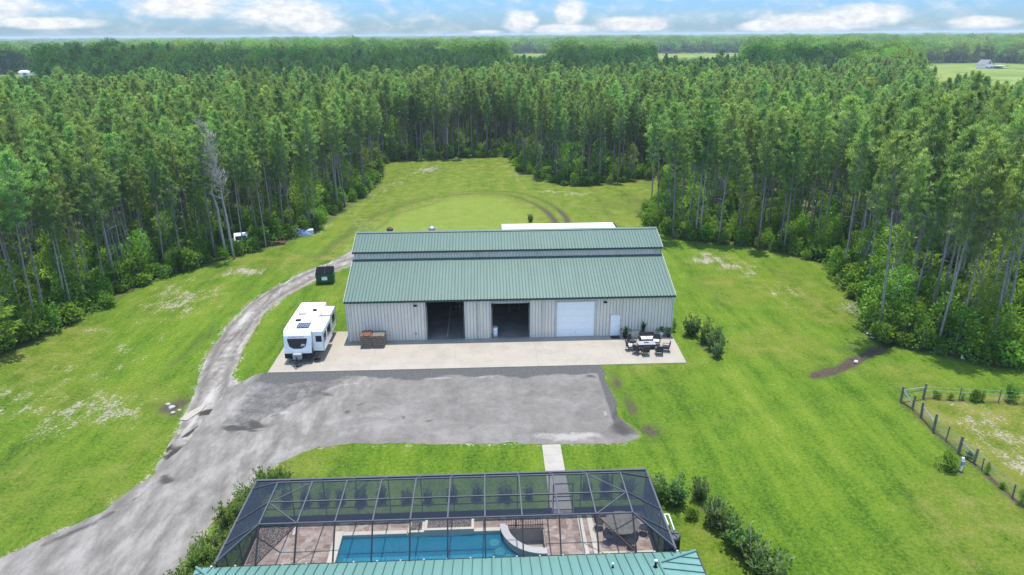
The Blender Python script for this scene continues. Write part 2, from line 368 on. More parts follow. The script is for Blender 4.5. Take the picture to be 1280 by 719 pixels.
def f_ditch(x, y):
    d = seg_dist(x, y, [(27.2,50.4),(29,51.0),(31,52.1),(33.4,53.8),(35.5,55.1),(40,58)])
    return -.38*np.exp(-(d/.75)**2)
def f_relief(x, y): return (vnoise(x, y, 5, 8)-.5)*.10*sstep(np.abs(sdf_clear(x, y)), 0, 2)*0+f_ditch(x, y)

def mat_ground():
    g = G('lawn_and_forest_floor'); p = g.pos()
    bare = g.attr('bare'); dry = g.attr('dry'); dirt = g.attr('dirt'); forest = g.attr('forest')  # dirt mask also carries the tree shade painted in the far clearing
    big = g.noise(.055, 4, .6, p); mid = g.noise(.5, 5, .62, p); fine = g.noise(4.2, 6, .78, p); vf = g.noise(14, 4, .75, p)
    strk = g.noise(1.3, 5, .65, g.mapv(p, (1., .22, 1.), (0, 0, R(-35))))      # mower passes, leaning
    mow = g.noise(.45, 2, .5, g.mapv(p, (1., .03, 1.), (0, 0, R(-28))))
    t = g.math('ADD', g.math('MULTIPLY', mid, .20), g.math('ADD', g.math('MULTIPLY', big, .26), g.math('ADD', g.math('MULTIPLY', strk, .34), g.math('ADD', g.math('MULTIPLY', fine, .78), g.math('MULTIPLY', mow, .28)))))
    t = g.math('MULTIPLY_ADD', t, 1.05, -.444)
    grass = g.ramp(t, [(.30, (.012,.036,.002)), (.41, (.036,.090,.003)), (.50, (.072,.142,.006)), (.60, (.112,.180,.010)), (.74, (.20,.22,.035))])
    dryc = g.ramp(g.math('ADD', g.math('MULTIPLY', mid, .5), g.math('MULTIPLY', fine, .5)), [(.3, (.075,.10,.01)), (.5, (.145,.16,.02)), (.7, (.26,.215,.085))])
    c = g.mix(g.math('MULTIPLY', dry, g.step(g.math('ADD', g.math('MULTIPLY', mid, .6), g.math('MULTIPLY', fine, .4)), .30, .62)), grass, dryc)
    # thatch flecks
    c = g.mix(g.math('MULTIPLY', g.step(vf, .56, .70), .5), c, (.20,.20,.055))
    c = g.mix(g.math('MULTIPLY', g.step(vf, .46, .32), .65), c, (.018,.04,.004))
    tuft = g.noise(11, 6, .75, g.mapv(p, (1., .45, 1.), (0, 0, R(-30)))); c = g.mix(g.math('MULTIPLY', g.step(tuft, .53, .66), .55), c, (.165,.215,.02)); c = g.mix(g.math('MULTIPLY', g.step(tuft, .47, .33), .6), c, (.022,.052,.004))
    sand = g.ramp(g.math('ADD', g.math('MULTIPLY', fine, .6), g.math('MULTIPLY', mid, .4)), [(.3, (.17,.145,.105)), (.5, (.27,.238,.19)), (.7, (.37,.34,.285))])
    brk = g.math('ADD', g.math('MULTIPLY', fine, .55), g.math('ADD', g.math('MULTIPLY', mid, .25), g.math('MULTIPLY', strk, .35)))
    c = g.mix(g.step(g.math('ADD', bare, g.math('MULTIPLY_ADD', brk, 4.2, -3.02)), -.05, .22), c, sand)
    dc = g.ramp(fine, [(.3, (.035,.026,.018)), (.55, (.085,.066,.045)), (.75, (.15,.125,.095))])
    c = g.mix(g.math('MULTIPLY', g.attr('oval'), .62), c, g.mix(g.step(fine, .4, .62), (.135,.195,.022), (.215,.275,.05)))
    c = g.mix(g.math('MULTIPLY', g.attr('tread'), .8), c, (.058,.078,.02))
    c = g.mix(g.math('MULTIPLY', dirt, .6, clamp=True), c, (.055,.07,.018))
    c = g.mix(g.step(g.math('ADD', dirt, g.math('MULTIPLY_ADD', brk, 2.0, -1.62)), -.05, .3), c, dc)
    litter = g.ramp(g.math('ADD', g.math('MULTIPLY', mid, .5), g.math('MULTIPLY', fine, .5)), [(.32, (.03,.04,.01)), (.46, (.06,.10,.016)), (.58, (.11,.10,.045)), (.72, (.16,.13,.08))])
    c = g.mix(forest, c, litter)
    h = g.math('ADD', g.math('MULTIPLY', fine, .6), g.math('MULTIPLY', vf, .5))
    return g.done(g.bsdf(c, .9, 0, .15, g.bump(h, .9, .12)))

def build_ground():
    # one sheet: fine in the middle, coarse out to the horizon; open under the sunken pool
    def axis(lo, hi, st, far):
        a = list(np.arange(lo, hi+st/2, st)); d = st; v = hi
        up = []
        while v < far: d *= 1.35; v += d; up.append(v)
        d = st; v = lo; dn = []
        while v > -far: d *= 1.35; v -= d; dn.append(v)
        return np.array(dn[::-1]+a+up)
    xs = axis(-54, 54, .42, 9000); ys = axis(22, 166, .42, 9000)
    X, Y = np.meshgrid(xs, ys); x = X.ravel(); y = Y.ravel(); ny, nx = X.shape
    z = f_ditch(x, y)
    v = np.c_[x, y, z]
    idx = np.arange(nx*ny).reshape(ny, nx)
    q = np.stack([idx[:-1,:-1], idx[:-1,1:], idx[1:,1:], idx[1:,:-1]], -1).reshape(-1, 4)
    cxm = x[q].mean(1); cym = y[q].mean(1)
    q = q[~((cxm > -12.9) & (cxm < 8.5) & (cym > 26.5) & (cym < 33.0))]
    me = bpy.data.meshes.new('ground')
    me.vertices.add(len(v)); me.vertices.foreach_set('co', v.ravel().astype(np.float32))
    me.loops.add(q.size); me.loops.foreach_set('vertex_index', q.ravel().astype(np.int32))
    me.polygons.add(len(q)); me.polygons.foreach_set('loop_start', np.arange(0, q.size, 4, dtype=np.int32))
    me.update(calc_edges=True); me.validate()
    for n, f in (('bare', f_bare), ('dry', f_dry), ('dirt', f_dirt_shade), ('forest', f_forest), ('tread', f_tread), ('oval', f_oval)):
        a = me.attributes.new(n, 'FLOAT', 'POINT'); a.data.foreach_set('value', f(x, y).astype(np.float32))
    me.materials.append(mat_ground()); me.shade_smooth()
    link('ground', me, kind='structure')
build_ground()

def mat_drive():
    g = G('crushed_asphalt_gravel'); p = g.pos()
    big = g.noise(.22, 5, .6, p); mid = g.noise(1.3, 9, .78, p); fine = g.noise(6, 6, .82, p); strk = g.noise(.9, 6, .66, g.mapv(p, (1., .34, 1.), (0, 0, R(-38))))
    edge = g.attr('edge'); strip = g.attr('strip'); wet = g.attr('wet'); pale = g.attr('pale'); lane = g.attr('lane')
    base = g.ramp(g.math('ADD', g.math('MULTIPLY', mid, .5), g.math('MULTIPLY', big, .5)), [(.40, (.118,.108,.096)), (.5, (.158,.146,.131)), (.60, (.205,.191,.172))])
    lanec = g.ramp(g.math('ADD', g.math('MULTIPLY', strk, .75), g.math('MULTIPLY', mid, .25)), [(.38, (.118,.107,.094)), (.5, (.172,.158,.14)), (.62, (.25,.232,.209))])
    c = g.mix(lane, base, lanec)
    c = g.mix(g.math('MULTIPLY', g.attr('wheel'), g.step(strk, .40, .58)), c, (.29,.27,.245))
    c = g.mix(g.step(g.math('ADD', pale, g.math('SUBTRACT', g.math('ADD', g.math('MULTIPLY', mid, .7), g.math('MULTIPLY', fine, .4)), .95)), .02, .3), c, (.29,.27,.245))
    c = g.mix(g.step(g.math('ADD', strip, g.math('SUBTRACT', mid, .75)), .0, .3), c, g.ramp(fine, [(.3, (.045,.044,.042)), (.55, (.085,.083,.080)), (.75, (.16,.156,.15))]))
    c = g.mix(g.step(g.math('ADD', wet, g.math('SUBTRACT', g.math('ADD', g.math('MULTIPLY', mid, .7), g.math('MULTIPLY', fine, .3)), .9)), -.06, .42), c, (.052,.047,.041))
    c = g.mix(g.math('MULTIPLY', g.step(fine, .38, .26), .6), c, (.09,.085,.08)); c = g.mix(g.math('MULTIPLY', g.step(fine, .62, .76), .5), c, (.34,.332,.32))
    gn = g.noise(12, 5, .8, p); c = g.mix(g.math('MULTIPLY', g.step(gn, .55, .70), .45), c, (.30,.285,.265)); c = g.mix(g.math('MULTIPLY', g.step(gn, .45, .30), .5), c, (.075,.07,.062))
    gr = g.ramp(mid, [(.35, (.05,.095,.012)), (.65, (.15,.18,.035))])
    c = g.mix(g.step(g.math('ADD', g.math('MULTIPLY', edge, 1.2), g.math('SUBTRACT', g.math('ADD', g.math('MULTIPLY', mid, .7), g.math('MULTIPLY', fine, .4)), 1.05)), .1, .25), c, gr)
    h = g.math('ADD', g.math('MULTIPLY', fine, .5), mid)
    return g.done(g.bsdf(c, .92, 0, .2, g.bump(h, .6, .06)))
def mat_track():
    g = G('sandy_dirt_track'); p = g.pos()
    mid = g.noise(1.3, 6, .65, p); fine = g.noise(11, 4, .75, p); big = g.noise(.3, 4, .6, p)
    edge = g.attr('edge'); rut = g.attr('rut'); wet = g.attr('wet')
    c = g.ramp(g.math('ADD', g.math('MULTIPLY', mid, .6), g.math('MULTIPLY', big, .4)), [(.33, (.115,.10,.083)), (.48, (.205,.186,.162)), (.63, (.335,.313,.283))])
    sk = g.noise(1.1, 6, .68, g.mapv(p, (1.3, .14, 1.), (0, 0, R(6)))); c = g.mix(g.math('MULTIPLY', g.step(sk, .52, .64), .8), c, (.37,.35,.32)); c = g.mix(g.math('MULTIPLY', g.step(sk, .46, .36), .7), c, (.10,.088,.074))
    c = g.mix(g.math('MULTIPLY', rut, g.step(mid, .3, .6)), c, (.10,.088,.074))
    c = g.mix(g.math('MULTIPLY', g.step(fine, .42, .28), .55), c, (.085,.074,.062))
    c = g.mix(g.step(g.math('ADD', wet, g.math('SUBTRACT', g.math('ADD', g.math('MULTIPLY', mid, .7), g.math('MULTIPLY', fine, .3)), .9)), .05, .3), c, (.042,.036,.03))
    gr = g.ramp(mid, [(.35, (.05,.095,.012)), (.65, (.17,.19,.04))])
    c = g.mix(g.step(g.math('ADD', g.math('MULTIPLY', edge, 1.3), g.math('SUBTRACT', g.math('ADD', g.math('MULTIPLY', mid, .6), g.math('MULTIPLY', fine, .5)), 1.05)), .1, .25), c, gr)
    return g.done(g.bsdf(c, .95, 0, .15, g.bump(g.math('ADD', mid, g.math('MULTIPLY', fine, .4)), .7, .08)))
TRK = smoothpoly([(-20.8,38),(-21.6,43),(-22.2,48.5),(-23.6,55),(-24.6,62),(-24.4,69),(-22.6,75),(-19.8,80.5),(-15,86)], 6, False)
def f_track(x, y): return poly_sdf(x, y, TRACK)+(vnoise(x, y, 2.2, 31, 5)-.5)*2.0
def f_drive(x, y):
    d = poly_sdf(x, y, DRIVE); fuzz = (vnoise(x, y, 1.6, 41, 4)-.5)*1.0
    return np.minimum(d+fuzz*np.where((y < 41.2) & (y > 39.2) & (x > -12) & (x < 9), .7, 1.3)*(y < 52.3), 52.94-y)
o = contour_mesh('dirt_track', f_track, -28, -12, 36, 107, .25, .004, mat_track(), {
    'edge': lambda x, y: np.exp(-np.clip(poly_sdf(x, y, TRACK)+.3, 0, 9)/.45)*sstep(y, 40, 46)+.62*sstep(y, 86, 99), 'rut': lambda x, y: np.exp(-((seg_dist(x, y, TRK)-.85)/.28)**2),
    'wet': lambda x, y: np.maximum(blobs(x, y, [(-21.4,46.6,1.0,1.0,.9),(-22.2,41.2,.9,1.4,.8),(-21,40,1.2,.8,.85),(-20,41.4,.8,1.2,.6)]), .8*np.exp(-(seg_dist(x, y, [(-23.4,38.5),(-22.4,42),(-21.5,44.6)])/.3)**2)*(vnoise(x, y, 1., 9) > .4))})
o['kind'] = 'structure'
DRV = smoothpoly([(-27,22),(-23.5,29),(-20,35.5),(-15.5,41),(-11,44),(-8,44.8)], 6, False); DRV2 = smoothpoly([(-24,20),(-20.8,28),(-18.4,35),(-18.0,41),(-20.5,46),(-22.2,51)], 6, False)
LIGHTEDGE = [(-18.6,43.3),(-15.8,47.6),(-12.1,50.5),(-7.5,51.2),(-0.8,51.3),(5.9,50.9),(8.1,49.8),(8.9,47.4),(8.7,44.6)]
SPOTS = [(-10.3,46.7,.35,.25,.8),(-10.8,46.0,.4,.3,.8),(-6.7,44.8,.3,.2,.8),(-4,44.3,.2,.2,.75),(-9.1,48.8,.5,.25,.7),(.5,47.6,.3,.2,.6),(-11.9,44.1,.25,.2,.7),(-1.3,43.4,.45,.2,.65),(-14.1,47.3,.4,.3,.6),(-.8,48.7,.3,.2,.55),(-18.4,44.0,1.2,.55,1.),(-17.3,44.9,1.0,.5,1.),(-16.2,45.8,.6,.3,.8),(-13.6,49.2,1.2,.4,.7),(8.4,50.5,.8,.5,.85),(9.6,42.4,.8,1.1,.8),(9.5,44.6,.5,1.6,.8),(-21.0,38.6,.7,.5,.9),(-19.2,37.2,.4,.2,.7)]
o = contour_mesh('gravel_driveway', f_drive, -42, 12, 14, 53.5, .25, .010, mat_drive(), {
    'edge': lambda x, y: np.exp(-np.clip(poly_sdf(x, y, DRIVE)+.1, 0, 9)/.3)*(y < 51.5)*(1-sstep(-x, 17, 18)*sstep(y, 37, 42)),
    'strip': lambda x, y: np.maximum(np.maximum(.8*sstep(y+(vnoise(x, y, 3., 91, 4)-.5)*2.4, 50.9, 52.0)*sstep(x, -20.5, -18.5), .9*sstep(x, 8.8, 9.6)*sstep(y, 41, 43)), .42*sstep(y-(44.0+(x+18)*1.15), -.3, .6)*sstep(x, -20.5, -19)*sstep(x, -9, -12)),
    'wet': lambda x, y: np.maximum(blobs(x, y, SPOTS), .7*np.exp(-(seg_dist(x, y, [(-27,29.5),(-25.8,31.9),(-23.4,34.2),(-22,36.8)])/.35)**2)*sstep(vnoise(x, y, 1.2, 5), .3, .55)),
    'pale': lambda x, y: np.maximum(np.maximum(.62*np.exp(-(seg_dist(x, y, LIGHTEDGE)/.34)**2)*sstep(vnoise(x, y, 2.5, 71), .3, .6), blobs(x, y, [(5.5,42.2,3,1.,.75),(7.4,42,1.6,1.1,.7),(-17.8,48,1.2,1.4,.55),(-19.4,46.2,1.4,1,.6),(-15.5,46.4,.6,.6,.7)])), .5*np.exp(-(seg_dist(x, y, [(-14.6,39.6),(-12.7,41.2),(-10,41.9),(3,41.4)])/.3)**2)*sstep(vnoise(x, y, 2.5, 72), .3, .6)),
    'wheel': lambda x, y: np.maximum(.42*np.exp(-((seg_dist(x, y, DRV)-1.0)/.3)**2), .4*np.exp(-((seg_dist(x, y, DRV2)-.9)/.28)**2)),
    'lane': lambda x, y: sstep(-x+(y-40)*.35, 11.5, 15)})
o['kind'] = 'structure'

def mat_concrete(name, c, stain=(.20,.16,.115), var=.5, joint=None):
    g = G(name); p = g.pos(); mid = g.noise(.55, 7, .65, p); fine = g.noise(9, 4, .7, p); n3 = g.noise(1.9, 6, .7, p, .6)
    cc = g.mix(g.math('MULTIPLY', g.step(mid, .38, .7), var), c, tuple(a*.72 for a in c))
    cc = g.mix(g.math('MULTIPLY', g.step(n3, .56, .74), .55), cc, stain)
    cc = g.mix(g.math('MULTIPLY', g.step(fine, .6, .75), .25), cc, tuple(a*.6 for a in c))
    if joint:
        sep = g.n('ShaderNodeSeparateXYZ'); g.put(sep.inputs[0], p)
        for ax, (per, off) in joint.items():
            w = g.math('PINGPONG', g.math('ADD', sep.outputs[ax], off), per/2)
            cc = g.mix(g.math('MULTIPLY', g.step(w, .03, .012), .35), cc, (.17,.155,.135))
    return g.done(g.bsdf(cc, .85, 0, .3, g.bump(fine, .25, .01)))
M = {}
M['concrete'] = mat_concrete('pale_concrete', (.325,.29,.24), joint={0: (7.3, 3.0), 1: (40., 25.9)})
M['walk'] = mat_concrete('walk_concrete', (.33,.305,.265), joint={1: (1.7, .3)})
mb = MB(); mb.prism([(-18.9,52.95),(17.25,52.95),(17.5,58.93),(-13.1,58.93),(-13.1,61.3),(-18.9,61.3)], -.1, .05)
mb.build('concrete_pad', M['concrete'], kind='structure')
mb = MB(); mb.prism([(3.55,33.75),(4.85,33.75),(4.9,40.9),(3.6,40.9)], -.1, .035); mb.build('walkway', M['walk'], kind='structure')

# ------------------------------------------------------------------ shared materials
def mat_panel(name, c, dark, rough=.42, metal=.25, sc=.6):
    """painted sheet steel: faint streaks running down the sheets, dust and weathering"""
    g = G(name); p = g.pos()
    st = g.noise(1.0, 5, .6, g.mapv(p, (2.2, .12, .5))); n = g.noise(sc, 5, .6, p); f = g.noise(16, 3, .6, p)
    cc = g.mix(g.math('MULTIPLY', g.step(st, .38, .68), .55), c, dark)
    cc = g.mix(g.math('MULTIPLY', g.step(n, .45, .75), .35), cc, tuple(a*.8+.03 for a in c))
    cc = g.mix(g.math('MULTIPLY', g.step(f, .62, .75), .18), cc, dark)
    return g.done(g.bsdf(cc, rough, metal, .4))
M['roof'] = mat_panel('green_roof_steel', (.061,.116,.098), (.047,.091,.077), .5, .15)
M['teal'] = mat_panel('teal_roof_steel', (.125,.25,.218), (.102,.205,.18), .45, .1)
M['wall'] = mat_panel('pale_grey_wall_steel', (.70,.645,.56), (.60,.55,.475), .5, .05)
M['trim'] = simple('dark_green_trim', (.018,.05,.045), .5)
M['seam'] = simple('dark_seam', (.03,.10,.09), .5)
M['white'] = simple('white_paint', (.80,.80,.80), .4, var=.04)
M['gelcoat'] = simple('white_gelcoat', (.82,.82,.81), .25, var=.03, dirt=(.60,.58,.54))
M['grey'] = simple('grey_paint', (.30,.31,.32), .5)
M['lgrey'] = simple('light_grey_trim', (.50,.50,.49), .5)
M['black'] = simple('black_plastic', (.016,.016,.018), .75, 0, .25)
M['rubber'] = simple('tyre_rubber', (.02,.02,.02), .85)
M['glass'] = simple('dark_tinted_glass', (.012,.015,.025), .08, 0, .6, var=0)
M['steel'] = simple('bare_steel', (.45,.45,.45), .35, .8)
M['bronze'] = simple('dark_bronze_aluminium', (.022,.022,.026), .5, .2)
M['cagetop'] = simple('sunlit_aluminium_beam', (.085,.09,.10), .45, .3)  # lighter copy of the cage frame colour, sunlight on the top beams painted in
M['lid'] = simple('dumpster_lid_black', (.006,.007,.011), .9, 0, .1)
M['dumpster'] = simple('dumpster_green', (.008,.085,.036), .5, var=.2, dirt=(.06,.08,.04))
M['wood'] = simple('weathered_wood', (.21,.165,.125), .85, var=.3, scale=6)
M['redwood'] = simple('rusty_boards', (.19,.075,.05), .85, var=.3, scale=5)
M['greywood'] = simple('silvered_fence_wood', (.17,.155,.135), .9, var=.3, scale=5)
M['rail'] = simple('pale_rail_wood', (.22,.235,.215), .85, var=.2, scale=5)
M['cushion'] = simple('charcoal_cushion', (.035,.035,.045), .9)
M['pale_cushion'] = simple('pale_cushion', (.62,.61,.60), .9)
M['wicker'] = simple('dark_wicker', (.028,.026,.028), .7, var=.3, scale=30)
M['solar'] = simple('solar_cells', (.01,.025,.12), .15, .2, .6, var=.2, scale=8)
M['floor'] = simple('shop_floor', (.22,.21,.20), .6, var=.3, scale=.8)
M['beige'] = simple('beige_resin', (.50,.44,.38), .6)
M['rust'] = simple('rusty_metal', (.10,.05,.035), .8, var=.3)
M['blue'] = simple('blue_tarp', (.10,.17,.30), .6, var=.2)

def ribbed(mb, x0, x1, z0, z1, y, per=.305, out=-1, depth=.075):
    """corrugated sheet in the xz plane, ribs proud of y"""
    xs = []; k = math.floor(x0/per)
    pr = []
    x = k*per
    while x < x1:
        for dx, d in ((0, 0), (.03, .5), (.085, .5), (.115, 0), (.15, 0), (.152, -1.2), (.198, -1.2), (.20, 0)):  # deep narrow slot beside each rib, added so shade gathers as a dark line
            q = x+dx
            if x0 < q < x1: pr.append((q, d))
        x += per
    pr = [(x0, 0)]+pr+[(x1, 0)]
    vs = [(a, y+out*d*depth, z0) for a, d in pr]+[(a, y+out*d*depth, z1) for a, d in pr]; n = len(pr)
    mb.add(vs, [(i, i+1, n+i+1, n+i) for i in range(n-1)])
def ribbed_roof(mb, x0, x1, a, b, per=.305, h=.045, w=.05, th=.07):
    """roof slope between (y,z) a and b, ribs running up the slope"""
    d = Vector((b[0]-a[0], b[1]-a[1])).normalized(); nrm = Vector((-d.y, d.x)); nrm = nrm if nrm.y > 0 else -nrm
    A = Vector(a); B = Vector(b)
    mb.extrude_x([tuple(A), tuple(B), tuple(B-nrm*th), tuple(A-nrm*th)], x0, x1)
    x = x0+.06; e = d*.004
    while x < x1-.05:
        A2 = A+e; B2 = B-e; top = nrm*h
        v = [(x-w, *(A2-nrm*.004)), (x+w, *(A2-nrm*.004)), (x+w*.4, *(A2+top)), (x-w*.4, *(A2+top)), (x-w, *(B2-nrm*.004)), (x+w, *(B2-nrm*.004)), (x+w*.4, *(B2+top)), (x-w*.4, *(B2+top))]
        mb.add(v, [(0,1,2,3),(4,7,6,5),(1,5,6,2),(2,6,7,3),(3,7,4,0)])
        x += per

# ------------------------------------------------------------------ metal workshop barn
def build_barn():
    X0, X1, YF, YB = -13.1, 17.45, 58.94, 76.46; ZE = 4.12; YC0, YC1 = 64.7, 70.7; ZL, ZU = 6.28, 7.08; YR, ZR = 67.7, 8.2
    org = (2.2, YF, 0)
    b = thing('metal_barn', 'long pale grey steel workshop barn with stepped green metal roof', 'barn', org)
    P = lambda mb, n, m, par=None, **k: mb.build(n, m, par or b, org, **k)
    ops = [(-5.77,-2.2,4.0),(.3,3.91,3.67),(6.45,10.05,3.6),(11.5,12.55,2.2)]
    w = MB(); x = X0
    for a, c, h in ops+[(X1, X1, 0)]:
        ribbed(w, x, a, 0.03, ZE, YF); w.box(x, YF+.105, .03, a, YF+.17, ZE-.01)
        if c > a: ribbed(w, a, c, h, ZE, YF); w.box(a, YF+.105, h, c, YF+.17, ZE-.01)
        x = c
    P(w, 'front_wall', M['wall'])
    for a, c, h in ops[:3]:
        t = MB(); t.extrude_y([(a-.07,.05),(a,.05),(a,h),(c,h),(c,.05),(c+.07,.05),(c+.07,h+.08),(a-.07,h+.08)], YF-.09, YF+.13); P(t, 'door_trim', M['lgrey'])
    for a in (X0-.02, X1-.12):
        t = MB(); t.box(a, YF-.095, .03, a+.14, YF-.08, ZE-.03); P(t, 'corner_trim', M['lgrey'])
    prof = [(YF+.01,0),(YB,0),(YB,ZE-.05),(YC1,ZL-.09),(YC1,ZU-.1),(YR,ZR-.12),(YC0,ZU-.1),(YC0,ZL-.09),(YF+.01,ZE-.05)]
    for x0, x1 in ((X0, X0+.1), (X1-.1, X1)):
        q = MB(); q.extrude_x(prof, x0, x1); P(q, 'gable_wall', M['wall'])
    q = MB(); ribbed(q, X0, X1, 0, ZE, YB+.01, out=1); q.box(X0+.1, YB-.2, 0, X1-.1, YB-.1, ZE-.06); P(q, 'back_wall', M['wall'])
    for y, o, y2 in ((YC0, -1, YC0+.1), (YC1, 1, YC1-.1)):
        q = MB(); ribbed(q, X0, X1, ZL-.3, ZU-.02, y, out=o); q.box(X0+.1, min(y-.105*o, y-.17*o), ZL-.3, X1-.1, max(y-.105*o, y-.17*o), ZU-.05); P(q, 'clerestory_wall', M['wall'])
    q = MB(); ribbed_roof(q, X0-.1, X1+.1, (YF-.18, ZE-.02), (YC0-.03, ZL)); P(q, 'lower_roof', M['roof'])
    q = MB(); ribbed_roof(q, X0-.1, X1+.1, (YB+.18, ZE-.02), (YC1+.03, ZL)); P(q, 'lower_roof', M['roof'])
    q = MB(); ribbed_roof(q, X0-.1, X1+.1, (YC0-.14, ZU-.02), (YR, ZR)); ribbed_roof(q, X0-.1, X1+.1, (YC1+.14, ZU-.02), (YR, ZR)); up = P(q, 'upper_roof', M['roof'])
    q = MB(); q.extrude_x([(YR-.28,ZR-.025),(YR,ZR+.075),(YR+.28,ZR-.025),(YR+.25,ZR-.035),(YR,ZR+.055),(YR-.25,ZR-.035)], X0-.12, X1+.12); P(q, 'ridge_cap', M['roof'], up)
    for y, z in ((YF-.29, ZE-.17), (YC0-.26, ZU-.17)):
        q = MB(); q.extrude_x([(y,z),(y,z+.12),(y+.02,z+.12),(y+.02,z+.02),(y+.1,z+.02),(y+.1,z+.12),(y+.12,z+.12),(y+.12,z)], X0-.1, X1+.1); P(q, 'gutter', M['trim'])
    for xx in (X0-.135, X1+.105):
        for (a0, a1, c0, c1) in ((YF-.18, ZE-.02, YC0-.03, ZL), (YC0-.14, ZU-.02, YR, ZR), (YB+.18, ZE-.02, YC1+.03, ZL), (YC1+.14, ZU-.02, YR, ZR)):
            q = MB(); q.extrude_x([(a0,a1+.06),(c0,c1+.06),(c0,c1-.12),(a0,a1-.12)], xx, xx+.03); P(q, 'verge_trim', M['lgrey'])
    for xx in (-12.9, -.97, 5.05, 17.25):
        q = MB(); q.path([(xx,YF-.24,ZE-.15),(xx,YF-.2,ZE-.28),(xx,YF-.075,ZE-.5),(xx,YF-.075,.2),(xx,YF-.18,.08)], .042, 8); P(q, 'downspout', M['white'] if xx in (-12.9, 17.25) else M['lgrey'], smooth=True)
    for xx in (-12.6, -.97, 5.0, 16.9):
        q = MB(); q.path([(xx,YC0-.22,ZU-.16),(xx,YC0-.2,ZU-.25),(xx,YC0-.08,ZU-.4),(xx,YC0-.08,ZL+.15),(xx,YC0-.32,ZL+.06)], .042, 8); P(q, 'downspout', M['lgrey'], smooth=True)
    # white sectional overhead door, shut
    d = MB()
    for k in range(5): d.bbox(6.46, YF+.02, .06+k*.71, 10.04, YF+.08, .06+(k+1)*.71-.008, .008)
    sd = P(d, 'overhead_door', M['white']); q = MB(); q.obox((8.25, YF+.0, .5), (.16, .05, .04)); P(q, 'handle', M['grey'], sd)
    d = MB(); d.bbox(11.56, YF+.0, .06, 12.49, YF+.06, 2.15, .01); d.box(11.66, YF-.008, 1.15, 12.39, YF+.002, 2.05); d.box(11.66, YF-.008, .16, 12.39, YF+.002, 1.05)
    wd = P(d, 'walk_door', M['white']); q = MB(); q.tube((12.36, YF-.07, 1.02), (12.36, YF+.0, 1.02), .035, n=10); P(q, 'handle', M['steel'], wd)
    q = MB()
    for a in (11.5, 12.5): q.box(a, YF-.02, .05, a+.05, YF+.1, 2.2)
    q.box(11.5, YF-.02, 2.152, 12.55, YF+.1, 2.2); P(q, 'door_frame', M['lgrey'], wd)
    # open doors: sections rolled up under the roof, tracks
    for a, c, h in ops[:2]:
        q = MB()
        for k in range(5): q.obox(((a+c)/2, YF+.95+k*.7, h-.32+.01*k), (c-a-.25, .66, .05), (.02, 0, 0))
        od = P(q, 'rolled_up_door', M['lgrey'])
        for xx in (a+.06, c-.1):
            q = MB(); q.path([(xx,YF+.2,.1),(xx,YF+.2,h-.6),(xx,YF+.4,h-.42),(xx,YF+4.4,h-.4)], .03, 4); P(q, 'track', M['steel'], od)
    q = MB(); q.box(X0+.12, YF+.0, -.05, X1-.12, YB-.12, .045); fl = P(q, 'shop_floor', M['floor'])
    q = MB(); q.box(-3.95, YF+.6, .047, -3.86, YF+11, .052); P(q, 'painted_floor_line', M['lgrey'], fl)
    for xx, z in ((-6.71, 3.55), (10.97, 3.52)):
        q = MB(); q.bbox(xx-.14, YF-.09, z-.1, xx+.14, YF-.02, z+.08, .02); q.obox((xx, YF-.16, z+.03), (.3, .2, .07), (R(25), 0, 0), .015); wl = P(q, 'wall_lamp', M['black'])
    q = MB(); q.bbox(-6.88, YF-.09, .64, -6.7, YF-.03, .82, .015); P(q, 'outlet_box', M['grey'])
    for xx, m in ((-9.9, M['rust']), (-5.6, M['steel'])):
        q = MB(); q.lathe([(.16,0),(.16,.25),(.32,.28),(.36,.42),(.30,.55),(.12,.66),(.02,.68)], (xx, YR+.55, ZR-.3), 14); P(q, 'roof_vent', m, up, smooth=True)
    q = MB()
    for k in range(7):
        xx = X0+.3+k*(X1-X0-.6)/6
        for y, z in ((YC0, ZL-.2), (YC1, ZL-.2)): q.box(xx-.1, y-.12, .05, xx+.1, y+.12, z)
        q.box(xx-.08, YF+.2, ZE-.45, xx+.08, YB-.2, ZE-.25)
    P(q, 'steel_frame', M['rust'])
    return b
build_barn()

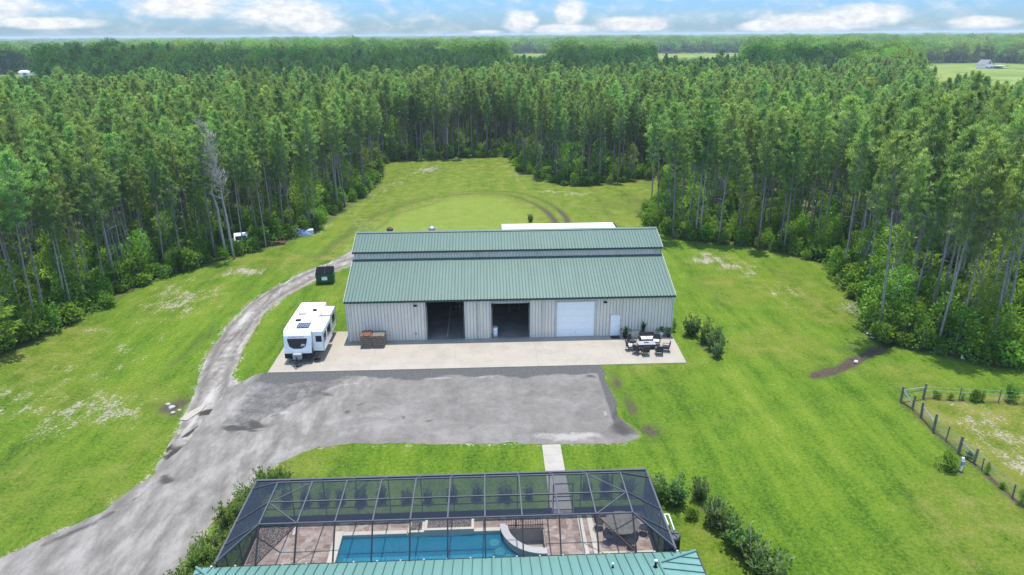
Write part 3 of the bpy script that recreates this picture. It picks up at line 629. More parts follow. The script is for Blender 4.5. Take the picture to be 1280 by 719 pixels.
# things seen dimly inside the open bays
def bench():
    t = thing('workbench', 'cluttered workbench deep inside the middle open barn bay', 'workbench', (1.9, 66.2, .05))
    q = MB(); q.bbox(-1.5,-.4,.85,1.5,.4,.93,.01); q.build('bench_top', M['lgrey'], t)
    for x in (-1.4,1.32):
        for y in (-.35,.27):
            q = MB(); q.box(x,y,0,x+.08,y+.08,.85); q.build('leg', M['greywood'], t)
    q = MB(); q.bbox(-1.45,-.35,.2,1.45,.35,.25,.01); q.build('shelf', M['greywood'], t)
    for i, (x, w, h, m) in enumerate(((-1.1,.4,.3,'white'),(-.4,.5,.22,'lgrey'),(.3,.3,.35,'steel'),(.95,.55,.25,'white'))):
        o = thing('tool_box', ['white tool case on the left end of the barn workbench','low grey tool tray on the barn workbench','tall steel tool box on the barn workbench','white tool case on the right end of the barn workbench'][i], 'tool box', (1.9+x, 66.2, .98), 0, 'tool boxes on the workbench')
        q = MB(); q.bbox(-w/2,-.18,0,w/2,.18,h,.02); q.build('body', M[m], o)
        q = MB(); q.path([(-.1,0,h),(-.08,0,h+.06),(.08,0,h+.06),(.1,0,h)], .012); q.build('handle', M['black'], o)
    o = thing('drum', 'white plastic drum just inside the middle barn doorway', 'drum', (.62, 59.5, .05))
    q = MB(); q.lathe([(.24,0),(.27,.05),(.27,.28),(.285,.3),(.27,.32),(.27,.58),(.285,.6),(.27,.62),(.27,.85),(.24,.9)], n=18); q.build('barrel', M['white'], o, smooth=True)
    q = MB(); q.lathe([(.25,.9),(.26,.91),(.26,.95),(.05,.97)], n=18); q.build('lid', M['lgrey'], o)
    t = thing('utility_cart', 'low flat utility cart standing in the left open barn bay', 'cart', (-3.1, 67.0, .05), .25)
    q = MB(); q.bbox(-.7,-1.1,.45,.7,1.1,.55,.02); q.build('deck', M['greywood'], t)
    for x in (-.62,.62):
        for y in (-.7,.7):
            q = MB(); q.tube((x-.06,y,.26),(x+.06,y,.26),.25,n=14); q.build('wheel', M['rubber'], t)
    q = MB(); q.path([(-.5,-1.1,.5),(-.5,-1.4,1.0),(.5,-1.4,1.0),(.5,-1.1,.5)], .02); q.build('handle', M['steel'], t)
bench()

# ------------------------------------------------------------------ white travel trailer
def text_mesh(name, txt, size, mat, parent, mtx, depth=.004):
    cu = bpy.data.curves.new(name, 'FONT'); cu.body = txt; cu.size = size; cu.extrude = depth; cu.align_x = 'CENTER'; cu.align_y = 'CENTER'
    tmp = bpy.data.objects.new('tmp', cu); col.objects.link(tmp)
    dg = bpy.context.evaluated_depsgraph_get(); me = bpy.data.meshes.new_from_object(tmp.evaluated_get(dg)); bpy.data.objects.remove(tmp); bpy.data.curves.remove(cu)
    me.materials.clear(); me.materials.append(mat); me.transform(mtx); me.name = name
    return link(name, me, parent)
def build_camper():
    org = (-16.6, 58.0, .05)
    c = thing('travel_trailer', 'white travel trailer with two slide-outs open beside the barn', 'camper trailer', org)
    ox = -17.78; x0, x1 = -1.17, 1.17
    bm = bmesh.new()
    prof = [(-3.28,.62),(-3.46,.95),(-3.49,1.2),(-3.27,2.55),(-3.1,2.88),(-2.75,3.05),(-2.0,3.1),(3.2,3.12),(3.5,3.02),(3.6,2.75),(3.6,.75),(3.5,.62)]
    vs0 = [bm.verts.new((x0, y, z)) for y, z in prof]; vs1 = [bm.verts.new((x1, y, z)) for y, z in prof]
    bm.faces.new(vs0); bm.faces.new(vs1[::-1])
    n = len(prof)
    for i in range(n): bm.faces.new((vs0[i], vs1[i], vs1[(i+1)%n], vs0[(i+1)%n]))
    bmesh.ops.recalc_face_normals(bm, faces=bm.faces[:])
    bmesh.ops.bevel(bm, geom=[e for e in bm.edges if abs(e.verts[0].co.x-e.verts[1].co.x) < .01], offset=.07, segments=3, affect='EDGES')
    me = bpy.data.meshes.new('body'); bm.to_mesh(me); bm.free(); me.materials.append(M['gelcoat']); body = link('body', me, c)
    yf = lambda z: -3.49+(z-1.2)*(.22/1.35)
    q = MB(); pts = [(-.83,2.32),(.83,2.32),(.86,2.2),(.70,1.62),(.35,1.42),(-.35,1.42),(-.70,1.62),(-.86,2.2)]
    o1 = [(x, yf(z)-.014, z) for x, z in pts]; o2 = [(x, yf(z)+.02, z) for x, z in pts]; k = len(pts)
    q.add(o1+o2, [tuple(range(k))]+[(i,(i+1)%k,k+(i+1)%k,k+i) for i in range(k)]); fw = q.build('front_window', M['glass'], c)
    rot = Matrix.Rotation(R(90)-math.atan2(.22, 1.35), 4, 'X')
    text_mesh('lettering', 'PASSPORT', .25, M['grey'], c, Matrix.Translation((-.05, yf(2.46)-.012, 2.46)) @ rot @ Matrix.Diagonal((1.25, 1, 1, 1)))
    q = MB()
    for a in range(3): q.path([(.28+.02*a, yf(1.62+.09*a)-.02, 1.62+.09*a),(.45, yf(1.66+.09*a)-.02, 1.70+.06*a),(.66, yf(1.6+.09*a)-.02, 1.64+.07*a)], .014, 4)
    q.build('window_logo', M['white'], fw)
    q = MB(); q.bbox(x0-.015,-3.50,.5,x1+.015,-2.6,.98,.05); q.bbox(x0-.012,-2.6,.5,x1+.012,3.45,.72,.02); q.build('lower_skirt', M['black'], c)
    q = MB(); q.path([(-.9,-3.2,.52),(0,-4.45,.52)], .05, 4); q.path([(.9,-3.2,.52),(0,-4.45,.52)], .05, 4); q.tube((0,-4.3,.52),(0,-4.62,.56),.06,.05,8); q.tube((0,-4.15,.05),(0,-4.15,1.0),.04,n=8); q.obox((0,-4.15,.03),(.22,.22,.04)); q.build('hitch', M['black'], c)
    q = MB(); q.bbox(-.38,-3.98,.6,.38,-3.55,1.12,.1); q.build('propane_cover', M['grey'], c)
    for xx in (-1.06, 1.06):
        for yy in (.55, 1.45):
            q = MB(); q.lathe([(.2,-.11),(.34,-.1),(.36,-.05),(.36,.05),(.34,.1),(.2,.11)], n=22)
            q.v = [(xx+z, yy+x, .36+y) for x, y, z in q.v]; tw = q.build('wheel', M['rubber'], c)
            q = MB(); q.lathe([(.06,-.118),(.21,-.112),(.21,.112),(.06,.118)], n=16); q.v = [(xx+z, yy+x, .36+y) for x, y, z in q.v]; q.build('rim', M['steel'], tw)
    def slide(y0, y1, xo, z0, z1, wins, frontwin):
        q = MB(); q.bbox(x1-.05, y0, z0, xo, y1, z1, .04); s = q.build('slide_out', M['gelcoat'], c)
        q = MB(); q.box(xo, y0-.03, z0-.03, xo+.025, y1+.03, z0+.05); q.box(xo, y0-.03, z0+.05, xo+.025, y0+.05, z1); q.box(xo, y1-.05, z0+.05, xo+.025, y1+.03, z1); q.box(x1-.0, y0-.05, z0-.05, x1+.03, y0-.005, z1+.04); q.build('flange', M['grey'], s)
        for a, b_, zz0, zz1 in wins:
            q = MB(); q.bbox(xo+.003, a, zz0, xo+.02, b_, zz1, .008); q.build('window', M['glass'], s)
        if frontwin:
            q = MB(); q.bbox(x1+.28, y0-.02, 1.72, x1+.8, y0-.003, 2.3, .008); q.build('window', M['glass'], s)
        for yy in (y0+.05, y1-.13):
            q = MB(); q.box(x1, yy, z0-.1, xo-.05, yy+.08, z0); q.build('slide_rail', M['black'], s)
    slide(-2.75, .6, 2.1, .85, 2.72, [(-2.45,-1.6,1.5,2.35),(-1.1,.2,1.45,2.35)], True)
    slide(1.2, 3.35, 1.95, .85, 2.66, [(1.7,2.8,1.5,2.3)], False)
    q = MB(); q.box(-.12,-2.75,3.135,.98,-1.75,3.165)
    sp = q.build('solar_panel', M['solar'], c)
    q = MB(); fr = [(-.12,.98)]
    for k in range(7): xx = -.13+k*(1.1/6); q.box(xx,-2.76,3.166,xx+.018,-1.74,3.172)
    for yy in (-2.77,-2.26,-1.76): q.box(-.13,yy,3.173,1.0,yy+.02,3.178)
    q.build('panel_frame', M['lgrey'], sp)
    q = MB(); q.bbox(-.55,-1.35,3.1,-.1,-.95,3.2,.03); q.build('roof_hatch', M['black'], c)
    q = MB(); q.lathe([(.2,3.1),(.2,3.2),(.15,3.26),(.02,3.27)], (.62,1.15,0), 16); q.build('roof_vent', M['black'], c, smooth=True)
    q = MB(); q.bbox(-.65,.1,3.1,.0,1.0,3.34,.09); q.build('air_conditioner', M['lgrey'], c)
    q = MB(); q.bbox(-.5,2.1,3.1,-.1,2.5,3.2,.04); q.build('roof_hatch', M['white'], c)
    q = MB(); q.tube((-.2,-.6,3.1),(.05,-.45,3.3),.02); q.build('antenna', M['grey'], c)
    q = MB()
    for k in range(2): q.bbox(1.25,-3.35+.0,.22+k*.2,1.6-.2*k+.2,-2.95,.25+k*.2,.01)
    q.build('entry_step', M['black'], c)
    for yy in (-3.2, 3.3):
        for xx in (-.9, .9):
            q = MB(); q.tube((xx,yy,0),(xx*.9,yy,.55),.03); q.build('stabiliser_jack', M['black'], c)
    q = MB(); q.v = []; 
    for sx in (x0-.012, x1+.001):
        q2 = MB(); q2.box(sx,-3.0,2.93,sx+.012,3.45,2.97); q2.build('roof_trim', M['grey'], c)
    pts = [(-3.40,1.0),(-3.30,1.35),(-3.05,1.9),(-2.95,1.9),(-3.0,1.3),(-2.93,1.0)]
    q.add([(x1+.004,y,z) for y,z in pts],[tuple(range(6))]); q.build('side_graphic', M['black'], c)
build_camper()

# ------------------------------------------------------------------ dumpster, crates
def build_dumpster():
    t = thing('dumpster', 'green steel dumpster with black lids on the grass behind the camper', 'dumpster', (-18.85, 75.9, 0), .12)
    q = MB(); q.extrude_x([(-.85,.15),(.85,.15),(.95,1.5),(.3,1.5),(-.95,1.28)], -.98, .98); q.build('bin', M['dumpster'], t)
    q = MB()
    for x in (-.6,-.2,.2,.6): q.extrude_x([(-.9,.2),(-.98,1.2),(-.93,1.22),(-.85,.2)], x-.03, x+.03)
    q.box(-1.03,-.98,1.2,1.03,-.92,1.3); q.build('rib', M['dumpster'], t)
    for s in (-1, 1):
        q = MB(); q.bbox(s*1.02-.06,-.5,.75,s*1.02+.06,.6,.95,.02); q.build('fork_pocket', M['dumpster'], t)
        q = MB(); y0, z0, y1, z1 = -1.0, 1.30, .33, 1.54
        xa, xb = (-.99,-.02) if s < 0 else (.02,.99)
        q.add([(xa,y0,z0),(xb,y0,z0),(xb,y1,z1),(xa,y1,z1),(xa,.97,1.54),(xb,.97,1.54),(xa,y0,z0+.05),(xb,y0,z0+.05),(xb,y1,z1+.06),(xa,y1,z1+.06),(xa,.97,1.6),(xb,.97,1.6)], [(6,7,8,9),(9,8,11,10),(0,1,7,6),(0,3,9,6),(3,4,10,9),(1,2,8,7),(2,5,11,8),(4,5,11,10)])
        q.build('lid', M['lid'], t)
    q = MB(); q.obox((-.02,-.955,.75),(.62,.02,.42),(R(-6),0,0)); q.build('sign_plate', M['white'], t)
build_dumpster()
def build_crates():
    for i, (x, m, lab) in enumerate(((-11.2, M['redwood'], 'slatted wooden crate with rusty red boards on top by the barn wall'), (-10.08, M['wood'], 'grey slatted wooden crate with a plain top by the barn wall'))):
        t = thing('wooden_crate', lab, 'crate', (x, 57.95, .05), 0, 'crates by the barn wall')
        for sx in (-.5,.44):
            for sy in (-.55,.49):
                q = MB(); q.box(sx,sy,0,sx+.06,sy+.06,1.15); q.build('corner_post', M['wood'], t)
        for sy, dx in ((-.585, 0), (.555, 0)):
            q = MB()
            for k in range(6): q.obox((0,sy+.015,.12+k*.19),(1.04,.03,.13),(0,random.uniform(-.02,.02),0))
            q.build('side_slats', M['wood'], t)
        for sx in (-.535,.505):
            q = MB()
            for k in range(6): q.obox((sx+.015,0,.12+k*.19),(.03,1.08,.13))
            q.build('side_slats', M['wood'], t)
        q = MB()
        for k in range(7): q.obox((-.46+k*.153,0,1.17+random.uniform(0,.02)),(.12,1.16,.03),(0,0,random.uniform(-.03,.03)))
        if i == 0:
            for k in range(4): q.obox((-.3+k*.2,-.0,1.24+.03*(k%2)),(.11,1.2,.03),(.04,0,random.uniform(-.08,.08)))
        q.build('lid_boards', m, t)
        q = MB(); q.box(-.5,-.55,.1,.5,.55,.16); q.box(-.46,-.5,.16,.46,.5,.95); q.build('load', M['black'], t)
build_crates()

# ------------------------------------------------------------------ patio group
def make_chair(label, loc, rz, cush):
    t = thing('patio_chair', label, 'chair', loc, rz, 'patio chairs round the low table')
    q = MB(); q.bbox(-.31,-.3,.3,.31,.3,.38,.02); q.build('seat', M['wicker'], t)
    q = MB(); q.bbox(-.27,-.24,.385,.27,.29,.5,.04); q.build('cushion', cush, t)
    q = MB(); q.obox((0,-.33,.62),(.64,.07,.66),(R(12),0,0),.02); q.build('backrest', M['wicker'], t)
    for s in (-1, 1):
        q = MB(); q.path([(s*.33,.28,.38),(s*.34,.27,.6),(s*.34,-.3,.64)],.03,6); q.build('arm', M['wicker'], t)
        for y in (-.27,.27):
            q = MB(); q.tube((s*.29,y,.31),(s*.3,y*1.05,0),.028,.02,6); q.build('leg', M['black'], t)
    return t
for (x, y, rz, lab, cu) in ((12.85,55.75,R(-80),'dark wicker patio chair at the far left end of the seating group','pale_cushion'),(13.35,55.05,R(-40),'dark patio chair angled at the left front corner of the group','cushion'),(14.0,54.75,R(4),'black patio chair with its back to the driveway, left of the front pair','cushion'),(15.25,54.75,R(-6),'black patio chair with its back to the driveway, right of the front pair','cushion'),(16.0,55.35,R(75),'dark patio chair facing left at the pad edge','cushion'),(15.45,56.65,R(165),'dark patio chair facing the driveway, right of the low table','pale_cushion'),(13.2,56.75,R(-140),'dark patio chair facing the driveway, left of the low table','cushion')):
    make_chair(lab, (x, y, .05), rz, M[cu])
def patio_rest():
    t = thing('low_table', 'dark low rectangular patio table with a white top', 'table', (14.4, 56.1, .05))
    q = MB(); q.bbox(-.75,-.35,.1,.75,.35,.46,.02); q.build('base', M['wicker'], t)
    q = MB(); q.bbox(-.8,-.4,.465,.8,.4,.51,.015); q.build('table_top', M['grey'], t)
    q = MB(); q.bbox(-.2,-.1,.512,.2,.1,.53,.008); q.build('burner_tray', M['black'], t)
    t = thing('loveseat', 'dark wicker loveseat with white cushions near the barn wall', 'loveseat', (14.75, 57.3, .05), R(180))
    q = MB(); q.bbox(-.7,-.36,.08,.7,.36,.36,.03); q.build('base', M['wicker'], t)
    for s in (-1, 1):
        q = MB(); q.bbox(s*.34-.32,-.3,.365,s*.34+.32,.34,.5,.04); q.build('seat_cushion', M['pale_cushion'], t)
        q = MB(); q.bbox(s*.7-.06,-.36,.36,s*.7+.06,.36,.62,.02); q.build('arm', M['wicker'], t)
    q = MB(); q.obox((0,-.36,.6),(1.4,.1,.56),(R(8),0,0),.03); q.build('backrest', M['wicker'], t)
    t = thing('storage_bench', 'low beige storage bench against the barn wall between two potted plants', 'bench', (13.75, 58.5, .05))
    q = MB(); q.bbox(-.6,-.26,0,.6,.26,.48,.02); q.build('box', M['beige'], t)
    q = MB(); q.bbox(-.63,-.29,.485,.63,.28,.54,.015); q.build('lid', M['beige'], t)
    q = MB(); q.bbox(-.42,-.28,0,.42,.28,.035,.01); d = q.build('doormat', M['black']); d.location = (12.0, 58.5, .052); tag(d, 'black doormat in front of the white barn door', 'doormat')
    def pot(label, x, y, r, h, mat, kind):
        t = thing('potted_plant', label, 'plant', (x, y, .05), 0, 'potted plants along the barn wall')
        q = MB(); q.lathe([(r*.7,0),(r*.95,h*.8),(r*1.05,h*.85),(r*1.05,h),(r*.9,h),(r*.88,h*.9)], n=18); q.build('pot', mat, t, smooth=True)
        q = MB(); q.lathe([(r*.88,h*.88),(.01,h*.9)], n=14); q.build('soil', M['rust'], t)
        q = MB(); rr = random.Random(int(x*100))
        if kind == 'spike':
            for k in range(26):
                a = rr.uniform(0, 6.28); L = rr.uniform(.7, 1.25); d = rr.uniform(.05, .32)
                p0 = Vector((math.cos(a)*r*.3, math.sin(a)*r*.3, h*.9)); p1 = p0+Vector((math.cos(a)*d*.5, math.sin(a)*d*.5, L*.6)); p2 = p0+Vector((math.cos(a)*d, math.sin(a)*d, L)); s = Vector((-math.sin(a), math.cos(a), 0))*.045
                q.add([p0-s,p0+s,p1+s*1.1,p1-s*1.1,p2],[(0,1,2,3),(3,2,4)])
        else:
            for k in range(130):
                a = rr.uniform(0, 6.28); el = rr.uniform(.2, 1.5); L = rr.uniform(.2, .62)
                d = Vector((math.cos(a)*math.cos(el), math.sin(a)*math.cos(el), math.sin(el))); p = Vector((0,0,h*.9))+d*L; s = d.cross(Vector((0,0,1))).normalized()*.05
                q.add([p-s,p+d*.12-s*.2,p+d*.14+s*.2,p+s],[(0,1,2,3)])
        q.build('leaves', M['leaf_dark'] if kind == 'spike' else M['leaf_bush'], t)
    pot('dark pot of dry leafy plant just right of the white door', 12.95, 58.35, .3, .5, M['black'], 'bush')
    pot('dark pot of tall spiky leaves behind the loveseat', 14.62, 58.5, .28, .5, M['black'], 'spike')
    pot('white pot with a small leafy plant against the barn wall', 16.35, 58.5, .22, .35, M['white'], 'bush')
    pot('small dark pot at the barn corner edge of the pad', 17.05, 58.4, .2, .3, M['cushion'], 'bush')

# ------------------------------------------------------------------ foliage
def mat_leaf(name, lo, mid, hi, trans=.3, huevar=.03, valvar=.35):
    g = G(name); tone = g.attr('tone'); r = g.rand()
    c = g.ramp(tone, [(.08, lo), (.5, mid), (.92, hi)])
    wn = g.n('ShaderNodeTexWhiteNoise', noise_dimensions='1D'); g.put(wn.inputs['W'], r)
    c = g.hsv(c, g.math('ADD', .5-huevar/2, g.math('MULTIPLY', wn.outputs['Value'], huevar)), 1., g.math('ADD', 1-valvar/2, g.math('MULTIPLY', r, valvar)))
    d = g.n('ShaderNodeBsdfDiffuse'); g.put(d.inputs['Color'], c)
    t = g.n('ShaderNodeBsdfTranslucent'); g.put(t.inputs['Color'], g.mix(1., c, (1.25, 1.3, .6), 'MULTIPLY'))
    m = g.n('ShaderNodeMixShader'); m.inputs[0].default_value = trans; g.t.links.new(d.outputs[0], m.inputs[1]); g.t.links.new(t.outputs[0], m.inputs[2])
    gl = g.n('ShaderNodeBsdfGlossy'); gl.inputs['Roughness'].default_value = .45; gl.inputs['Color'].default_value = (.8,.85,.9,1)
    m2 = g.n('ShaderNodeMixShader'); m2.inputs[0].default_value = .012; g.t.links.new(m.outputs[0], m2.inputs[1]); g.t.links.new(gl.outputs[0], m2.inputs[2])
    return g.done(m2.outputs[0])
def mat_bark(name, a, b):
    g = G(name); p = g.coord('Object'); n = g.noise(3., 5, .7, g.mapv(p, (6, 6, .8))); 
    c = g.mix(g.step(n, .35, .68), a, b); c = g.hsv(c, .5, 1., g.math('ADD', .75, g.math('MULTIPLY', g.rand(), .5)))
    return g.done(g.bsdf(c, .95, 0, .1))
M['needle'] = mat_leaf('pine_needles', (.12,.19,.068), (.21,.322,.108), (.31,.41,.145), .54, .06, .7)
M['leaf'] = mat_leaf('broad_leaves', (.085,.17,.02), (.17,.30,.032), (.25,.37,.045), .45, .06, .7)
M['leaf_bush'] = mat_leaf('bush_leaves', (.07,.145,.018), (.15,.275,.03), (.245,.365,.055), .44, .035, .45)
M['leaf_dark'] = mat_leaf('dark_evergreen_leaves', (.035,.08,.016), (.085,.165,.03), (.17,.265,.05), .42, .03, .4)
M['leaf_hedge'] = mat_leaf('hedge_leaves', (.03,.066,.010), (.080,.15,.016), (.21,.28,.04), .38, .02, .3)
M['bark'] = mat_bark('pine_bark', (.16,.142,.136), (.35,.32,.31))
M['bark_pale'] = mat_bark('pale_bark', (.20,.185,.17), (.40,.375,.35))
M['deadwood'] = mat_bark('bare_dead_wood', (.30,.275,.25), (.52,.48,.44))

def cards(name, P, N, L, Wd, tone, mat, droop=0.0, jit=None):
    """leaf cards: bent diamond quads at P pointing along N"""
    n = len(P); N = N/np.linalg.norm(N, axis=1, keepdims=True)
    rv = rng.normal(size=(n, 3))*.62+np.array([0, 0, 1.]); S = np.cross(N, rv); S /= np.linalg.norm(S, axis=1, keepdims=True)+1e-9
    L = np.broadcast_to(L, (n,))[:, None]; Wd = np.broadcast_to(Wd, (n,))[:, None]
    tip = P+N*L; tip[:, 2] -= droop*L[:, 0]
    midp = P+N*L*.5
    V = np.stack([P, midp+S*Wd*.5, tip, midp-S*Wd*.5], 1).reshape(-1, 3)
    me = bpy.data.meshes.new(name); me.vertices.add(4*n); me.vertices.foreach_set('co', V.ravel().astype(np.float32))
    me.loops.add(4*n); me.loops.foreach_set('vertex_index', np.arange(4*n, dtype=np.int32))
    me.polygons.add(n); me.polygons.foreach_set('loop_start', np.arange(0, 4*n, 4, dtype=np.int32)); me.update(calc_edges=True); me.validate()
    a = me.attributes.new('tone', 'FLOAT', 'FACE'); a.data.foreach_set('value', np.clip(tone, 0, 1).astype(np.float32))
    me.materials.append(mat); return me

def pine_meshes(seed, H=17., cb=.55, wid=2.1, dens=1., lean=.25, lush=0.):
    """trunk mesh (with bare limbs) and needle crown mesh"""
    global rng
    rng = np.random.default_rng(seed); rr = random.Random(seed)
    b = MB(); k = 9; bx, by = rr.uniform(-lean, lean), rr.uniform(-lean, lean)
    tp = [Vector((bx*(t*t)*2+rr.uniform(-.05,.05)*t, by*(t*t)*2+rr.uniform(-.05,.05)*t, H*.97*t)) for t in [i/(k-1) for i in range(k)]]
    r0 = .0078*H
    b.path(tp, [r0*(1.25 if i == 0 else 1)*(1-.86*(i/(k-1))**1.1) for i in range(k)], 7)
    def axis(t):
        f = min(max(t, 0), .999)*(k-1); i = int(f); return tp[i].lerp(tp[i+1], f-i)
    for j in range(int(12*dens)):      # dead stubs and twigs under the crown
        t = rr.uniform(cb*.55, cb*1.05); a = rr.uniform(0, 6.283); L = rr.uniform(.4, 1.5); p = axis(t)
        e = p+Vector((math.cos(a)*L, math.sin(a)*L, rr.uniform(-.25, .35)*L)); b.path([p, p.lerp(e, .5)+Vector((0,0,.06)), e], [.032, .022, .009], 3)
    P = []; N = []; T = []; LL = []
    nb = int(46*dens)
    for i in range(nb):
        u = (i+rr.random())/nb; t = cb+(1-cb)*u**.92
        prof = (.50+.95*u if u < .4 else .88*(1-((u-.4)/.6)**1.5)+.16)
        L = wid*prof*rr.uniform(.6, 1.12); a = i*2.39996+rr.uniform(-.6, .6); el = R(8+50*u+rr.uniform(-14, 12))
        p = axis(t); d = Vector((math.cos(a)*math.cos(el), math.sin(a)*math.cos(el), math.sin(el))); e = p+d*L+Vector((0, 0, .10*L))
        mid = p+d*L*.5-Vector((0, 0, .05*L)); b.path([p, mid, e], [.02+.012*L, .014+.007*L, .008], 3)
        nt = max(3, int(2.9*L+1.5)); bt = rr.uniform(-.16, .16)
        for q in range(nt):
            s = .38+.66*(q+rr.random()*.8)/nt; c = p.lerp(mid, s*2) if s < .5 else mid.lerp(e, min((s-.5)*2, 1.08))
            c = c+Vector((rr.gauss(0,.22), rr.gauss(0,.22), rr.gauss(0,.13)))*min(1, L*.6)
            m = rr.randint(14, 20)
            dirs = rng.normal(size=(m, 3)); dirs[:, 2] = np.abs(dirs[:, 2])*.9+.1; dirs += np.array(d)*.55
            P.append(np.tile(np.array(c), (m, 1))+rng.normal(scale=.06, size=(m, 3))); N.append(dirs)
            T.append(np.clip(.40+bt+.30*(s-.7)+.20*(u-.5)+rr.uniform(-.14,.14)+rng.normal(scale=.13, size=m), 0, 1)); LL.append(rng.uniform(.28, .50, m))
    P = np.concatenate(P); N = np.concatenate(N); T = np.concatenate(T)+lush; LL = np.concatenate(LL)
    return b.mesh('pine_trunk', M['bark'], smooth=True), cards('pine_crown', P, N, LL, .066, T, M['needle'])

def bush_meshes(seed, rad=(1., 1., 1.), clumps=9, n=900, leaf=.2, mat='leaf_bush', upright=.3, stems=6, wild=.35):
    global rng
    rng = np.random.default_rng(seed); rr = random.Random(seed)
    cs = []; b = MB()
    for i in range(clumps):
        a = rr.uniform(0, 6.283); q = math.sqrt(rr.random())*.72; z = rr.uniform(.22, .86)
        f = 1-.55*max(0, z-.35)
        cs.append((np.array([math.cos(a)*q*rad[0]*f, math.sin(a)*q*rad[1]*f, z*2*rad[2]*.92]), rr.uniform(.28, .48), rr.uniform(-.2, .2)))
    for i in range(stems):
        c = cs[i % len(cs)][0]; a = rr.uniform(0, 6.28); p0 = Vector((math.cos(a)*.12*rad[0], math.sin(a)*.12*rad[1], 0))
        b.path([p0, Vector(c)*.5+Vector((0,0,.1*rad[2])), Vector(c)], [.035*rad[2], .025*rad[2], .01*rad[2]], 4)
    k = rng.integers(0, len(cs), n); C = np.array([c[0] for c in cs])[k]; rs = np.array([c[1] for c in cs])[k]; tv = np.array([c[2] for c in cs])[k]
    d = rng.normal(size=(n, 3)); d /= np.linalg.norm(d, axis=1, keepdims=True); rad_ = rs*(.55+.5*rng.random(n)**.5+wild*(rng.random(n) > .86)*rng.random(n))
    S = np.array([rad[0], rad[1], rad[2]*1.05])
    P = C+d*rad_[:, None]*S; P[:, 2] = np.maximum(P[:, 2], .03*rad[2])
    N = d*.8+rng.normal(size=(n, 3))*.55+np.array([0, 0, upright])
    T = .42+tv+.22*d[:, 2]*0+rng.normal(scale=.18, size=n)
    return b.mesh('stems', M['bark'], smooth=True), cards('foliage', P, N, leaf*rng.uniform(.65, 1.3, n), leaf*.55, T, M[mat])

def shoot_meshes(seed, rad=.6, H=1.8, shoots=26, leaf=.17, mat='leaf_dark', lean=.5):
    """loose shrub: many leafy shoots fanning up from one base, of unequal height"""
    global rng
    rng = np.random.default_rng(seed); rr = random.Random(seed); b = MB(); P = []; N = []; T = []
    for i in range(shoots):
        a = rr.uniform(0, 6.283); q = rad*math.sqrt(rr.random()); h = H*(rr.uniform(.45, .85) if rr.random() < .75 else rr.uniform(.85, 1.2))*(1-.35*q/rad)
        p0 = Vector((math.cos(a)*q*.35, math.sin(a)*q*.35, 0)); p1 = Vector((math.cos(a)*q*.8, math.sin(a)*q*.8, h*.5)); p2 = Vector((math.cos(a)*q*(1+lean*.3)+rr.uniform(-.08,.08), math.sin(a)*q*(1+lean*.3)+rr.uniform(-.08,.08), h))
        b.path([p0, p1, p2], [.022, .016, .006], 4); tb = rr.uniform(-.2, .2); n = int(52*h/H*H/1.6)
        for k in range(n):
            f = rr.uniform(.10, 1.0); c = p0.lerp(p1, f*2) if f < .5 else p1.lerp(p2, f*2-1); an = rr.uniform(0, 6.283); w = .13*(1.15-f)+.03
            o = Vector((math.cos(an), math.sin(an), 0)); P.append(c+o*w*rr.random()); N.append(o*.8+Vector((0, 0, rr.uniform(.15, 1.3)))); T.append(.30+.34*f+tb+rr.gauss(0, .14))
    n = len(P); return b.mesh('stems', M['bark'], smooth=True), cards('foliage', np.array(P), np.array(N), leaf*rng.uniform(.7, 1.25, n), leaf*.5, np.array(T), M[mat])

def broad_meshes(seed, H=9., cr=2.6, cb=.3, n=2000, leaf=.30, mat='leaf', pale=False, clumps=17, low=0):
    global rng
    rng = np.random.default_rng(seed); rr = random.Random(seed); b = MB()
    tp = [Vector((rr.uniform(-.12,.12)*i, rr.uniform(-.12,.12)*i, H*.8*i/5)) for i in range(6)]
    b.path(tp, [.0125*H*(1.2-.17*i) for i in range(6)], 7); cs = []
    for i in range(clumps):
        u = (i+.5)/clumps; z = H*(cb+(1-cb)*u*.94); f = math.sin(math.pi*min(max(.16+.80*u, 0), 1))**.7; a = i*2.4+rr.uniform(-.5,.5); q = cr*f*rr.uniform(.35,.95)
        c = Vector((math.cos(a)*q, math.sin(a)*q, z)); cs.append((np.array(c), cr*rr.uniform(.24,.42), rr.uniform(-.2,.2)))
        s = tp[min(5, int(5*max(.25, (z/H-.12)/.8)))]; b.path([s, s.lerp(c, .55)+Vector((0,0,-.1)), c], [.05, .032, .012], 4)
    k = rng.integers(0, clumps, n); C = np.array([c[0] for c in cs])[k]; rs = np.array([c[1] for c in cs])[k]; tv = np.array([c[2] for c in cs])[k]
    d = rng.normal(size=(n, 3)); d /= np.linalg.norm(d, axis=1, keepdims=True); P = C+d*(rs*(.45+.62*rng.random(n)**.6))[:, None]*np.array([1, 1, .8])
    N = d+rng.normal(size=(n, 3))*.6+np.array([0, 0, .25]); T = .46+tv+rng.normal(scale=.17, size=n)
    return b.mesh('trunk', M['bark_pale'], smooth=True), cards('crown', P, N, leaf*rng.uniform(.65, 1.3, n), leaf*.6, T, M[mat], .15)

